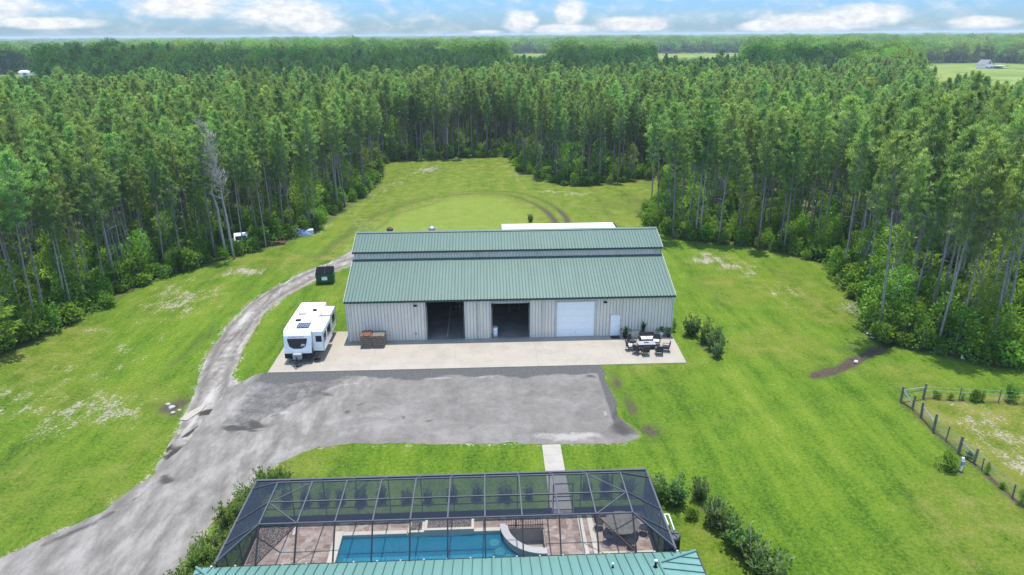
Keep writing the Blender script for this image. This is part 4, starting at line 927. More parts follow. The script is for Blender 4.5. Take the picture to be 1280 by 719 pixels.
def dead_meshes(seed, H=17.):
    rr = random.Random(seed); b = MB(); t = MB()
    tp = [Vector((rr.uniform(-.12,.12)*i*.4, rr.uniform(-.12,.12)*i*.4, H*i/8)) for i in range(9)]; b.path(tp, [.17*(1-.1*i) for i in range(9)], 7)
    for j in range(70):
        u = rr.uniform(.42, 1.)**.8; f = u*8*.999; i = int(f); p = tp[i].lerp(tp[i+1], f-i); a = rr.uniform(0, 6.28); L = (1.25-u)*2.9*rr.uniform(.5, 1.2); el = rr.uniform(.35, 1.05)
        e = p+Vector((math.cos(a)*math.cos(el), math.sin(a)*math.cos(el), math.sin(el)))*L; m = p.lerp(e, .5)+Vector((rr.uniform(-.1,.1), rr.uniform(-.1,.1), -.08)); t.path([p, m, e], [.055, .035, .012], 4)
        for q in range(5):
            s = p.lerp(e, rr.uniform(.4, 1)); w = s+Vector((rr.uniform(-.6,.6), rr.uniform(-.6,.6), rr.uniform(.1,.7))); t.path([s, w], [.022, .008], 3)
    return b.mesh('trunk', M['deadwood'], smooth=True), t.mesh('branches', M['deadwood'])

# prototypes; every one is the mesh of trees that stand in the woods
PINES = [pine_meshes(100+i, 17., *a) for i, a in enumerate([(.56,1.85,1.1,.25,0.),(.50,2.0,1.15,.3,.08),(.64,1.75,.95,.35,-.03),(.54,1.8,1.2,.2,.02),(.60,2.15,1.05,.4,.07),(.47,1.9,1.1,.25,-.07),(.66,1.95,.85,.5,.04)])]
BROADS = [broad_meshes(200+i, *a) for i, a in enumerate([(9.,2.3,.22,2000,.30),(10.5,2.6,.30,2200,.30),(8.,2.0,.15,1700,.27),(11.5,3.3,.2,2600,.36)])]
BUSHES = [bush_meshes(300+i, *a) for i, a in enumerate([((1.2,1.2,.8),11,1100,.23),((1.0,1.1,1.05),10,1000,.21),((1.35,1.2,.65),12,1100,.25),((.8,.8,1.25),9,900,.2)])]

# ------------------------------------------------------------------ where the woods stand
def in_view(x, y, z=0., mx=.10):
    dx, dy, dz = x, y, z-CAMH
    k = dx*CFW.x+dy*CFW.y+dz*CFW.z; u = (dx*CRT.x+dy*CRT.y+dz*CRT.z)/np.maximum(k, .1)*F/1280
    return (k > 5) & (np.abs(u) < .5+mx)
GAPS = [([(112,172),(158,178),(480,480),(470,640),(300,640),(330,540)], 0), ([(140,600),(222,600),(375,1020),(235,1020)], 0), ([(18,640),(62,640),(112,1070),(38,1070)], 0), ([(-372,470),(-285,480),(-300,585),(-450,560)], 0), ([(-170,195),(-116,195),(-285,480),(-372,470)], .2), ([(78,318),(122,318),(222,600),(140,600)], .42), ([(8,330),(38,330),(62,640),(18,640)], .5)]
def scatter(cell, rmax, seed, rmin=0):
    r = np.random.default_rng(seed); n = int(2*rmax/cell)
    gx, gy = np.meshgrid(np.arange(n)*cell-rmax, np.arange(n)*cell); x = gx.ravel()+r.uniform(-.42, .42, gx.size)*cell; y = gy.ravel()+r.uniform(-.42, .42, gx.size)*cell
    d = np.hypot(x, y); keep = (d < rmax) & (d >= rmin) & in_view(x, y, 10., .12)
    return x[keep], y[keep]
def zone(x, y):
    if x < 0 and y < 70: return 'in the woods edging the lawn at the lower left'
    if x < 0 and y < 88: return 'in the woods left of the camper and dirt track'
    if x < 0 and y < 102: return 'in the woods by the junk pile beside the track'
    if x < -17 and y < 156: return 'along the left side of the far grass clearing'
    if x < 8: return 'closing the far end of the grass clearing'
    if y > 112: return 'behind the right end of the far clearing'
    if y > 84: return 'in the woods just behind the right end of the barn'
    if y > 66: return 'in the woods right of the barn'
    if y > 55: return 'in the woods above the muddy ditch'
    return 'in the woods behind the fenced pasture'

x, y = scatter(2.4, 330, 5); s = sdf_clear(x, y)
keep = s < -.5
for poly, _ in GAPS: keep &= ~inside(x, y, poly)
LOWG = [g_ for g_ in GAPS if g_[1]]
x, y, s = x[keep], y[keep], s[keep]
r5 = np.random.default_rng(55)
thin = np.where((x > 20) & (y < 130), .56, .80); keep = r5.random(len(x)) < thin; x, y, s = x[keep], y[keep], s[keep]
hgt = np.where(x > 18, 17.8, 16.0)+np.where((x > 18) & (y > 95), -2.2, 0); hgt = np.where((np.hypot(x, y) > 165) & (x > 60), 15.2, hgt); hgt = hgt*np.clip(r5.normal(1., .105, len(x)), .7, 1.25)
dist = np.hypot(x, y)
# the pines that show largest in the photo become trees of their own, the rest of the wood is one mass
show = hgt/dist*np.where(s > -3.5, 1.6, np.where(s > -8, 1.15, .75)); onfr = in_view(x, y, 8., .015)
order = np.argsort(-(show*onfr)); NEAR = np.zeros(len(x), bool); NEAR[order[:290]] = True

pine_protos = []
for i, (tm, cm) in enumerate(PINES):
    t = thing('pine_tree', 'pine tree', 'tree'); link('trunk', tm, t); link('crown', cm, t); index_kids(t); pine_protos.append(t)
def place_pines():
    used = set(); i_all = np.nonzero(NEAR)[0]; r = random.Random(4)
    for i in i_all:
        k = r.randrange(len(pine_protos)); sc = hgt[i]/17.; sx = sc*r.uniform(.72, 1.02); p = pine_protos[k]
        row = 'slender front-row pine ' if s[i] > -3.5 else 'green pine set back '
        lab = row+zone(x[i], y[i]); grp = 'pines '+zone(x[i], y[i])
        loc = (x[i], y[i], 0); rz = (r.gauss(0, .022), r.gauss(0, .022), r.uniform(0, 6.28))
        if k not in used:
            used.add(k); p.location = loc; p.rotation_euler = rz; p.scale = (sx, sx, sc); p['label'] = lab; p['group'] = grp
        else: copy_tree(p, loc, rz, (sx, sx, sc), lab, grp)
place_pines()

def special(name, label, cat, meshes, loc, rz, sc, group=None, names=('trunk', 'crown')):
    t = thing(name, label, cat, loc, 0, group); t.rotation_euler = rz if isinstance(rz, tuple) else (0, 0, rz); t.scale = sc if isinstance(sc, tuple) else (sc,)*3
    for n, m in zip(names, meshes): link(n, m, t)
    return t
special('pine_tree', 'tall leaning pine with a long bare trunk, rightmost in the front row above the pasture', 'tree', PINES[6], (48.2, 57.5, 0), (R(1), R(6), 1), (1.15, 1.15, 1.1))
special('pine_tree', 'pine with a thick grey trunk standing alone in front above the ditch', 'tree', PINES[2], (44.6, 61.5, 0), (R(-1), R(2), 2), (1.15, 1.15, 1.08))
special('pine_tree', 'grey-trunked pine at the corner of the woods nearest the barn roof, left of a pair', 'tree', PINES[4], (26.2, 91.5, 0), (0, R(1), 3), (1.15, 1.15, 1.1))
special('pine_tree', 'grey-trunked pine at the corner of the woods nearest the barn roof, right of a pair', 'tree', PINES[0], (29.2, 90.8, 0), (0, R(-1), 4), (1.15, 1.15, 1.12))
D0 = dead_meshes(1); D1 = dead_meshes(2)
special('dead_tree', 'bare grey dead pine, the taller of a close pair left of the junk pile', 'tree', D0, (-33.9, 86.2, 0), (0, R(-2), 0), 1.02, 'dead trees', ('trunk', 'branches'))
special('dead_tree', 'bare grey dead pine, the shorter of a close pair left of the junk pile', 'tree', D1, (-32.6, 85.4, 0), (0, R(-3), 1), .93, 'dead trees', ('trunk', 'branches'))
special('dead_tree', 'bare grey dead tree at the far end of the grass clearing', 'tree', D1, (-8.6, 161, 0), (0, 0, 2), 1.0, 'dead trees', ('trunk', 'branches'))
special('dead_tree', 'bare grey forked snag among the pines behind the pasture', 'tree', D0, (52, 68.5, 0), (0, R(2), 2), .8, 'dead trees', ('trunk', 'branches'))

# young broadleaf trees in the wood edge
def edge_points(step, off, jit, seed):
    r = random.Random(seed); pts = []; acc = 0.; n = len(CLEARS)
    for i in range(n-1):
        a, b = Vector(CLEARS[i]), Vector(CLEARS[i+1]); L = (b-a).length; acc += L
        if acc < step: continue
        acc = 0.; nrm = Vector((-(b-a).y, (b-a).x)).normalized()
        for sg in (1, -1):
            q = a+nrm*sg*(off+r.uniform(-jit, jit))
            sd = sdf_clear(np.array([q.x]), np.array([q.y]))[0]
            if sd < 0 and in_view(np.array([q.x]), np.array([q.y]), 1., .0)[0]: pts.append((q.x, q.y)); break
    return pts
bro = []
for i, (tm, cm) in enumerate(BROADS):
    t = thing('broadleaf_tree', 'tree', 'tree'); link('trunk', tm, t); link('crown', cm, t); index_kids(t); bro.append(t)
used = set(); r = random.Random(9)
for (px, py) in edge_points(7.5, 3.0, 1.6, 3)+edge_points(12, 6.5, 2., 8):
    k = r.randrange(3); sc = r.uniform(.55, .95); lab = 'young broadleaf tree '+zone(px, py); grp = 'young broadleaf trees '+zone(px, py)
    if k not in used: used.add(k); p = bro[k]; p.location = (px, py, 0); p.rotation_euler = (0, 0, r.uniform(0, 6)); p.scale = (sc,)*3; p['label'] = lab; p['group'] = grp
    else: copy_tree(bro[k], (px, py, 0), r.uniform(0, 6), sc, lab, grp)
bro[3].location = (-44.9, 57.6, 0); bro[3].scale = (.95, .95, .46); bro[3]['label'] = 'big pale green bushy tree at the left edge of the lawn'

bus = []
for i, (tm, cm) in enumerate(BUSHES):
    t = thing('forest_shrub', 'shrub', 'shrub'); link('stems', tm, t); link('foliage', cm, t); index_kids(t); bus.append(t)
used = set()
bpts = edge_points(1.15, 1.0, .7, 12)+edge_points(2.0, 2.6, .8, 13)
for (px, py) in bpts[:260]:
    k = r.randrange(4); sc = r.uniform(.6, 1.3)*(1.55 if py < 70 else 1.15); lab = 'leafy green shrub '+zone(px, py); grp = 'shrubs '+zone(px, py)
    if k not in used: used.add(k); p = bus[k]; p.location = (px, py, 0); p.rotation_euler = (0, 0, r.uniform(0, 6)); p.scale = (sc,)*3; p['label'] = lab; p['group'] = grp
    else: copy_tree(bus[k], (px, py, 0), r.uniform(0, 6), sc, lab, grp)

# ------------------------------------------------------------------ the mass of the woods: instances of those same trees on points
def instance_mass(name, pts, pairs, label):
    """pts: x y z scale_xy scale_z rot variant"""
    pts = np.asarray(pts, dtype=np.float32); me = bpy.data.meshes.new(name); me.vertices.add(len(pts)); me.vertices.foreach_set('co', pts[:, :3].ravel())
    for an, tp, d in (('scl', 'FLOAT_VECTOR', np.c_[pts[:, 3], pts[:, 3], pts[:, 4]]), ('rot', 'FLOAT_VECTOR', np.c_[np.random.default_rng(3).normal(scale=.02, size=(len(pts), 2)), pts[:, 5]])):
        a = me.attributes.new(an, tp, 'POINT'); a.data.foreach_set('vector', d.astype(np.float32).ravel())
    a = me.attributes.new('variant', 'INT', 'POINT'); a.data.foreach_set('value', pts[:, 6].astype(np.int32))
    o = link(name, me, kind='stuff'); o['label'] = label
    ng = bpy.data.node_groups.new(name, 'GeometryNodeTree'); ng.interface.new_socket('Geometry', in_out='INPUT', socket_type='NodeSocketGeometry'); ng.interface.new_socket('Geometry', in_out='OUTPUT', socket_type='NodeSocketGeometry')
    nd = ng.nodes; gi = nd.new('NodeGroupInput'); go = nd.new('NodeGroupOutput'); lk = ng.links.new
    jall = nd.new('GeometryNodeJoinGeometry')
    for objs in reversed(pairs):   # a multi-input socket lists its links last to first
        j = nd.new('GeometryNodeJoinGeometry')
        for ob in objs:
            q = nd.new('GeometryNodeObjectInfo'); q.transform_space = 'ORIGINAL'; q.inputs['Object'].default_value = ob; lk(q.outputs['Geometry'], j.inputs[0])
        g2 = nd.new('GeometryNodeGeometryToInstance'); lk(j.outputs[0], g2.inputs[0]); lk(g2.outputs[0], jall.inputs[0])
    ip = nd.new('GeometryNodeInstanceOnPoints'); lk(gi.outputs[0], ip.inputs['Points']); lk(jall.outputs[0], ip.inputs['Instance']); ip.inputs['Pick Instance'].default_value = True
    def na(n, tp):
        q = nd.new('GeometryNodeInputNamedAttribute'); q.data_type = tp; q.inputs['Name'].default_value = n; return q.outputs['Attribute']
    lk(na('variant', 'INT'), ip.inputs['Instance Index']); e = nd.new('FunctionNodeEulerToRotation'); lk(na('rot', 'FLOAT_VECTOR'), e.inputs[0]); lk(e.outputs[0], ip.inputs['Rotation']); lk(na('scl', 'FLOAT_VECTOR'), ip.inputs['Scale'])
    lk(ip.outputs[0], go.inputs[0]); md = o.modifiers.new('trees', 'NODES'); md.node_group = ng
    return o
pairs = [tuple(p.children) for p in pine_protos]+[tuple(p.children) for p in bro]
NP = len(pine_protos)
rows = []
m = ~NEAR
rows.append(np.c_[x[m], y[m], np.zeros(m.sum()), hgt[m]/17*r5.uniform(.78, 1.06, m.sum()), hgt[m]/17, r5.uniform(0, 6.28, m.sum()), r5.integers(0, NP, m.sum())])
for cell, r0, r1, w, sd in ((4.2, 330, 700, 1.25, 21), (8., 700, 1500, 1.9, 22), (17., 1500, 3200, 3.2, 23), (36, 3200, 6200, 6.0, 24)):
    a, b = scatter(cell, r1, sd, r0); kp = np.ones(len(a), bool); low = np.zeros(len(a))
    for poly, scrub in GAPS:
        if scrub: low = np.where(inside(a, b, poly), scrub, low)
        else: kp &= ~inside(a, b, poly)
    a, b, low = a[kp], b[kp], low[kp]; n = len(a); patch = vnoise(a, b, 260, 77)
    broad = r5.random(n) < np.where(low > 0, .9, np.where((a > 150) & (b < 900), .62, .22+.5*(patch > .55)*(b > 600)))
    h = (15.5+2.8*(vnoise(a, b, 420, 78)-.5)*2+np.where(patch > .6, 2., 0))*np.clip(r5.normal(1., .12, n), .6, 1.3); h = np.where(low > 0, h*low, h)
    wv = w*r5.uniform(.8, 1.25, n)
    rows.append(np.c_[a, b, np.zeros(n), np.where(broad, h/10.*w*1.05, h/17*wv), np.where(broad, h/10., h/17), r5.uniform(0, 6.28, n), np.where(broad, NP+r5.integers(0, 4, n), r5.integers(0, NP, n))])
# broadleaf trees scattered through the nearer wood
a, b = scatter(9., 330, 31); sd_ = sdf_clear(a, b); k = (sd_ < -7) & (r5.random(len(a)) < .42)
for poly, sc_ in GAPS: k &= ~inside(a, b, poly)
a, b = a[k], b[k]; n = len(a); h = r5.uniform(.8, 1.35, n)
rows.append(np.c_[a, b, np.zeros(n), h, h, r5.uniform(0, 6.28, n), NP+r5.integers(0, 4, n)])
instance_mass('forest', np.concatenate(rows), pairs, 'dense mixed pine woods running to the horizon')
# undergrowth on the forest floor
a, b = scatter(1.7, 215, 41); sd_ = sdf_clear(a, b); dens = np.where(sd_ > -14, .80, .30); k = (sd_ < -1.2) & (r5.random(len(a)) < dens); a, b = a[k], b[k]; n = len(a); h = r5.uniform(.55, 1.35, n)*np.where(b < 90, 1.35, 1.1)
instance_mass('undergrowth', np.c_[a, b, np.zeros(n), h, h*r5.uniform(.8, 1.3, n), r5.uniform(0, 6.28, n), r5.integers(0, 4, n)], [tuple(p.children) for p in bus], 'leafy green undergrowth on the forest floor')
patio_rest()

# ------------------------------------------------------------------ white box trailer behind the barn
def build_semi():
    t = thing('box_trailer', 'long white box trailer parked behind the barn', 'trailer', (9.3, 84.75, 0))
    q = MB(); q.bbox(-7.3,-1.28,1.1,7.2,1.28,3.9,.05); q.build('body', M['gelcoat'], t)
    q = MB(); q.box(-.25,-1.29,3.9,-.19,1.29,3.915); q.bbox(-.6,-.3,3.9,-.3,.1,3.98,.02); q.build('roof_seam', M['grey'], t)
    q = MB(); q.bbox(7.21,-1.2,1.2,7.45,1.2,3.86,.04); q.build('front_panel', M['black'], t)
    q = MB(); q.box(-7.2,-.5,.85,7.1,.5,1.09); q.build('chassis', M['black'], t)
    for xx in (-5.6,-4.3):
        for yy in (-1.0, 1.0):
            q = MB(); q.tube((xx,yy-.25,.5),(xx,yy+.25,.5),.5,n=18); w = q.build('wheel', M['rubber'], t)
    for yy in (-.7,.7):
        q = MB(); q.box(4.6,yy-.06,0,4.75,yy+.06,.85); q.box(4.5,yy-.15,0,4.85,yy+.15,.04); q.build('landing_leg', M['grey'], t)
build_semi()

# ------------------------------------------------------------------ pool deck, pool, swim-up bar
def mat_pavers():
    g = G('pink_brown_pavers'); p = g.pos()
    br = g.n('ShaderNodeTexBrick', offset=.5); g.put(br.inputs['Vector'], p); br.inputs['Scale'].default_value = 1.; br.inputs['Brick Width'].default_value = .36; br.inputs['Row Height'].default_value = .24
    br.inputs['Mortar Size'].default_value = .012; br.inputs['Color1'].default_value = (.22,.145,.11,1); br.inputs['Color2'].default_value = (.46,.37,.31,1); br.inputs['Mortar'].default_value = (.2,.15,.12,1)
    n = g.noise(2.2, 5, .65, p); v = g.voro(2.6, p, out='Color')
    c = g.mix(.5, br.outputs[0], g.ramp(g.math('MULTIPLY', v, 1.), [(.15, (.17,.105,.08)), (.5, (.33,.25,.205)), (.85, (.52,.44,.38))]))
    c = g.mix(g.math('MULTIPLY', g.step(n, .45, .7), .4), c, (.33,.25,.21))
    return g.done(g.bsdf(c, .8, 0, .3, g.bump(br.outputs['Fac'], -.3, .01)))
def mat_pebble(name, a, b):
    g = G(name); p = g.pos(); v = g.voro(17, p, out='Color'); d = g.voro(17, p)
    c = g.mix(g.step(d, .28, .6), g.mix(v, a, b), (.06,.05,.045)); return g.done(g.bsdf(c, .85, 0, .3, g.bump(d, -.6, .03)))
def mat_water():
    g = G('pool_water'); p = g.pos(); n = g.noise(2.6, 3, .5, p, 1.); bp = g.bump(n, .12, .05)
    tr = g.n('ShaderNodeBsdfTransparent'); tr.inputs[0].default_value = (.42,.82,.93,1)
    gl = g.n('ShaderNodeBsdfGlossy'); gl.inputs['Roughness'].default_value = .03; g.put(gl.inputs['Normal'], bp)
    df = g.n('ShaderNodeBsdfDiffuse'); df.inputs[0].default_value = (.03,.26,.40,1)
    fr = g.n('ShaderNodeFresnel'); fr.inputs[0].default_value = 1.33; g.put(fr.inputs['Normal'], bp)
    m0 = g.n('ShaderNodeMixShader'); m0.inputs[0].default_value = .45; g.t.links.new(tr.outputs[0], m0.inputs[1]); g.t.links.new(df.outputs[0], m0.inputs[2])
    m = g.n('ShaderNodeMixShader'); g.t.links.new(fr.outputs[0], m.inputs[0]); g.t.links.new(m0.outputs[0], m.inputs[1]); g.t.links.new(gl.outputs[0], m.inputs[2])
    return g.done(m.outputs[0])
def mat_plaster():
    g = G('pool_plaster'); p = g.pos(); n = g.noise(1.1, 5, .6, p, .8); v = g.voro(1.9, g.mapv(p, (1, 1, 1)), feature='SMOOTH_F1')
    c = g.mix(g.step(n, .38, .68), (.26,.52,.60), (.42,.70,.76)); return g.done(g.bsdf(c, .7))
M['paver'] = mat_pavers(); M['pebble'] = mat_pebble('mixed_pebbles', (.22,.17,.14), (.38,.32,.27)); M['water'] = mat_water(); M['plaster'] = mat_plaster()
M['coping'] = mat_concrete('cream_coping', (.62,.56,.47), var=.3); M['barfloor'] = mat_concrete('grey_bar_concrete', (.36,.34,.31)); M['counter'] = mat_concrete('white_counter', (.52,.51,.49), (.42,.40,.37), .2)

def build_pool_area():
    zd = .10; BC = (2.92, 32.28); RO, RI = 2.42, 2.06; yn = 27.6
    # deck: a slab with an opening for the pool and the sunken bar
    q = MB()
    for x0, y0, x1, y1 in ((-13.6,26.4,-8.75,33.62),(-8.75,32.28,3.02,33.62),(3.02,26.4,9.2,33.62),(-8.75,26.4,3.02,yn)): q.box(x0,y0,-.25,x1,y1,zd)
    q.build('pool_deck', M['paver'], kind='structure')
    q = MB(); q.prism([(-13.42,33.4),(-11.5,33.4),(-11.6,32.75),(-12.9,30.1),(-13.42,30.1)], .09, .125); q.build('gravel_bed', M['pebble'], kind='structure')
    q = MB(); q.box(-11.5,32.3,.09,-11.35,33.4,.13); 
    for (x0,y0,x1,y1) in ((5.05,27,5.33,33.4),(5.62,27,5.92,33.4)): q.box(x0,y0,.09,x1,y1,.106)
    q.box(5.92,29.85,.09,8.9,30.15,.106); q.build('deck_edging', M['coping'], kind='structure')
    pool = thing('swimming_pool', 'blue swimming pool with cream coping inside the screen cage', 'pool', (-3, 30, 0)); org = (-3, 30, 0)
    arc = lambda r_, a0, a1, n=18: [(BC[0]+r_*math.cos(a0+(a1-a0)*i/n), BC[1]+r_*math.sin(a0+(a1-a0)*i/n)) for i in range(n+1)]
    edge = [(-8.6,yn+.02),(-8.6,32.15),(-4.85,32.15),(-4.85,32.08),(-2.0,32.08),(-1.15,32.15),(.45,32.15)]+[(min(a, 2.95), b) for a, b in arc(RO-.05, R(183), R(268))]+[(2.95,yn+.02)]
    q = MB(); q.prism(edge, -1.32, -1.3); q.build('basin_floor', M['plaster'], pool, org)
    q = MB()
    for x0,y0,x1,y1 in ((-8.78,yn,-8.6,32.3),(-8.78,32.15,.5,32.3),(-8.78,yn-.15,3.0,yn)): q.box(x0,y0,-1.4,x1,y1,-.0)
    q.build('basin_wall', M['plaster'], pool, org)
    q = MB(); q.poly([(a,b,-.12) for a,b in edge]); q.build('water', M['water'], pool, org)
    q = MB(); q.bbox(-9.05,yn,-.02,-8.58,32.5,.125,.02); q.build('coping', M['coping'], pool, org)
    q = MB(); q.bbox(-8.58,32.12,-.02,-4.9,32.42,.125,.02); q.bbox(-1.1,32.12,-.02,.72,32.42,.125,.02); q.build('coping', M['coping'], pool, org)
    for i, (a, b) in enumerate(((.12,31.62),(.42,30.92),(.9,30.38),(1.55,29.95))):
        s = MB(); s.lathe([(.08,-1.29),(.08,-.42),(.30,-.40),(.30,-.30),(.26,-.28)], (a,b,0), 18); s.build('pool_stool', M['coping'], pool, org, smooth=False)
    # spill planters
    for i, (x0, x1, h, lab) in enumerate(((-4.85,-3.92,.10,'low stone spill planter filled with pebbles at the pool edge'),(-3.9,-1.05,.22,'longer raised stone planter filled with pebbles at the pool edge'))):
        t = thing('stone_planter', lab, 'planter', ((x0+x1)/2, 32.6, zd), 0, 'pebble planters at the pool edge'); o_ = ((x0+x1)/2, 32.6, zd)
        q = MB()
        q.box(x0,32.1,-.05,x1,32.28,zd+h); q.box(x0,33.0,zd,x1,33.12,zd+h); q.box(x0,32.28,zd,x0+.15,33.0,zd+h); q.box(x1-.15,32.28,zd,x1,33.0,zd+h); q.build('wall', M['coping'], t, o_)
        q = MB(); q.box(x0+.15,32.28,zd,x1-.15,33.0,zd+h-.06); q.build('pebbles', M['pebble'], t, o_)
    # swim-up bar
    t = thing('swim_up_bar', 'sunken swim-up bar with a white curved counter at the pool end', 'bar', (2, 31.2, 0)); o_ = (2, 31.2, 0)
    a = arc(RO-.1, R(178), R(272)); b = arc(RI+.12, R(178), R(272))
    q = MB(); q.prism(a+b[::-1], -1.35, .32); q.build('curved_wall', M['coping'], t, o_)
    a = arc(RO+.04, R(178), R(272)); b = arc(RI-.04, R(178), R(272)); q = MB()
    n = len(a)
    for zz in (.322, .40): pass
    q.add([(x_,y_,.322) for x_,y_ in a]+[(x_,y_,.322) for x_,y_ in b]+[(x_,y_,.40) for x_,y_ in a]+[(x_,y_,.40) for x_,y_ in b], [f for i in range(n-1) for f in ((i,i+1,n+i+1,n+i),(2*n+i,3*n+i,3*n+i+1,2*n+i+1),(i,2*n+i,2*n+i+1,i+1),(n+i,n+i+1,3*n+i+1,3*n+i))]+[(0,n,3*n,2*n),(n-1,3*n-1,4*n-1,2*n-1)])
    q.build('counter', M['counter'], t, o_)
    q = MB(); q.prism([(BC[0],BC[1]-.0)]+arc(RI+.02, R(180), R(270)), -.92, -.9); q.build('bar_floor', M['barfloor'], t, o_)
    q = MB(); q.box(.75,32.25,-.95,2.99,32.3,.0); q.box(2.95,30.3,-.95,3.01,32.25,.0); q.build('retaining_wall', M['barfloor'], t, o_)
    q = MB()
    for k in range(4): q.box(2.55-.0*k, 31.6-.34*k-.34, -.9, 2.945, 31.6-.34*k, -.9+.22*(k+1)-.02)
    q.box(2.1,31.2,-.9,2.545,31.6,-.68); q.build('steps', M['coping'], t, o_)
    t = thing('railing', 'black baluster railing beside the sunken bar', 'railing', (1.9, 32.4, zd)); o_ = (1.9, 32.4, zd)
    q = MB(); q.box(.8,32.36,.98,2.98,32.42,1.03); q.box(.8,32.37,.2,2.98,32.41,.24); q.build('rails', M['black'], t, o_)
    q = MB()
    for k in range(22): q.box(.82+k*.1,32.38,zd,.845+k*.1,32.405,.98)
    q.build('balusters', M['black'], t, o_)
    t = thing('patio_table', 'round dark slatted table inside the screen cage', 'table', (7.42, 31.62, zd))
    q = MB()
    for k in range(13):
        yy = -.90+k*.15; L = math.sqrt(max(.97**2-yy*yy, .02)); q.box(-L,yy-.066,.70,L,yy+.066,.735)
    q.build('table_top', M['wood'], t); q = MB(); q.lathe([(.97,.66),(1.0,.66),(1.0,.737),(.97,.737)], n=32); q.build('rim', M['greywood'], t)
    q = MB(); q.lathe([(.34,0),(.3,.05),(.08,.1),(.07,.6),(.2,.69)], n=14); q.build('pedestal', M['black'], t)
    for (xx, yy, rz, lab) in ((6.5,30.9,R(-50),'dark round-backed chair at the near left of the cage table'),(6.2,32.1,R(-110),'dark chair at the far left of the cage table'),(7.75,30.4,R(5),'dark chair pushed in at the near side of the cage table'),(8.65,31.5,R(85),'dark chair at the right side of the cage table')):
        c = thing('garden_chair', lab, 'chair', (xx, yy, zd), rz, 'chairs round the cage table')
        q = MB(); q.lathe([(.02,.42),(.27,.42),(.27,.46),(.02,.48)], n=16); q.build('seat', M['cushion'], c)
        q = MB()
        for k in range(9):
            an = R(200+k*17.5); q.tube((.27*math.cos(an),.27*math.sin(an),.46),(.31*math.cos(an),.33*math.sin(an),.92),.014,n=4)
        q.path([(.31*math.cos(R(200+k*17.5)),.33*math.sin(R(200+k*17.5)),.92) for k in range(9)], .022); q.build('backrest', M['black'], c)
        for k in range(4):
            an = R(45+90*k); q = MB(); q.tube((.2*math.cos(an),.2*math.sin(an),.42),(.28*math.cos(an),.28*math.sin(an),0),.016,n=5); q.build('leg', M['black'], c)
build_pool_area()

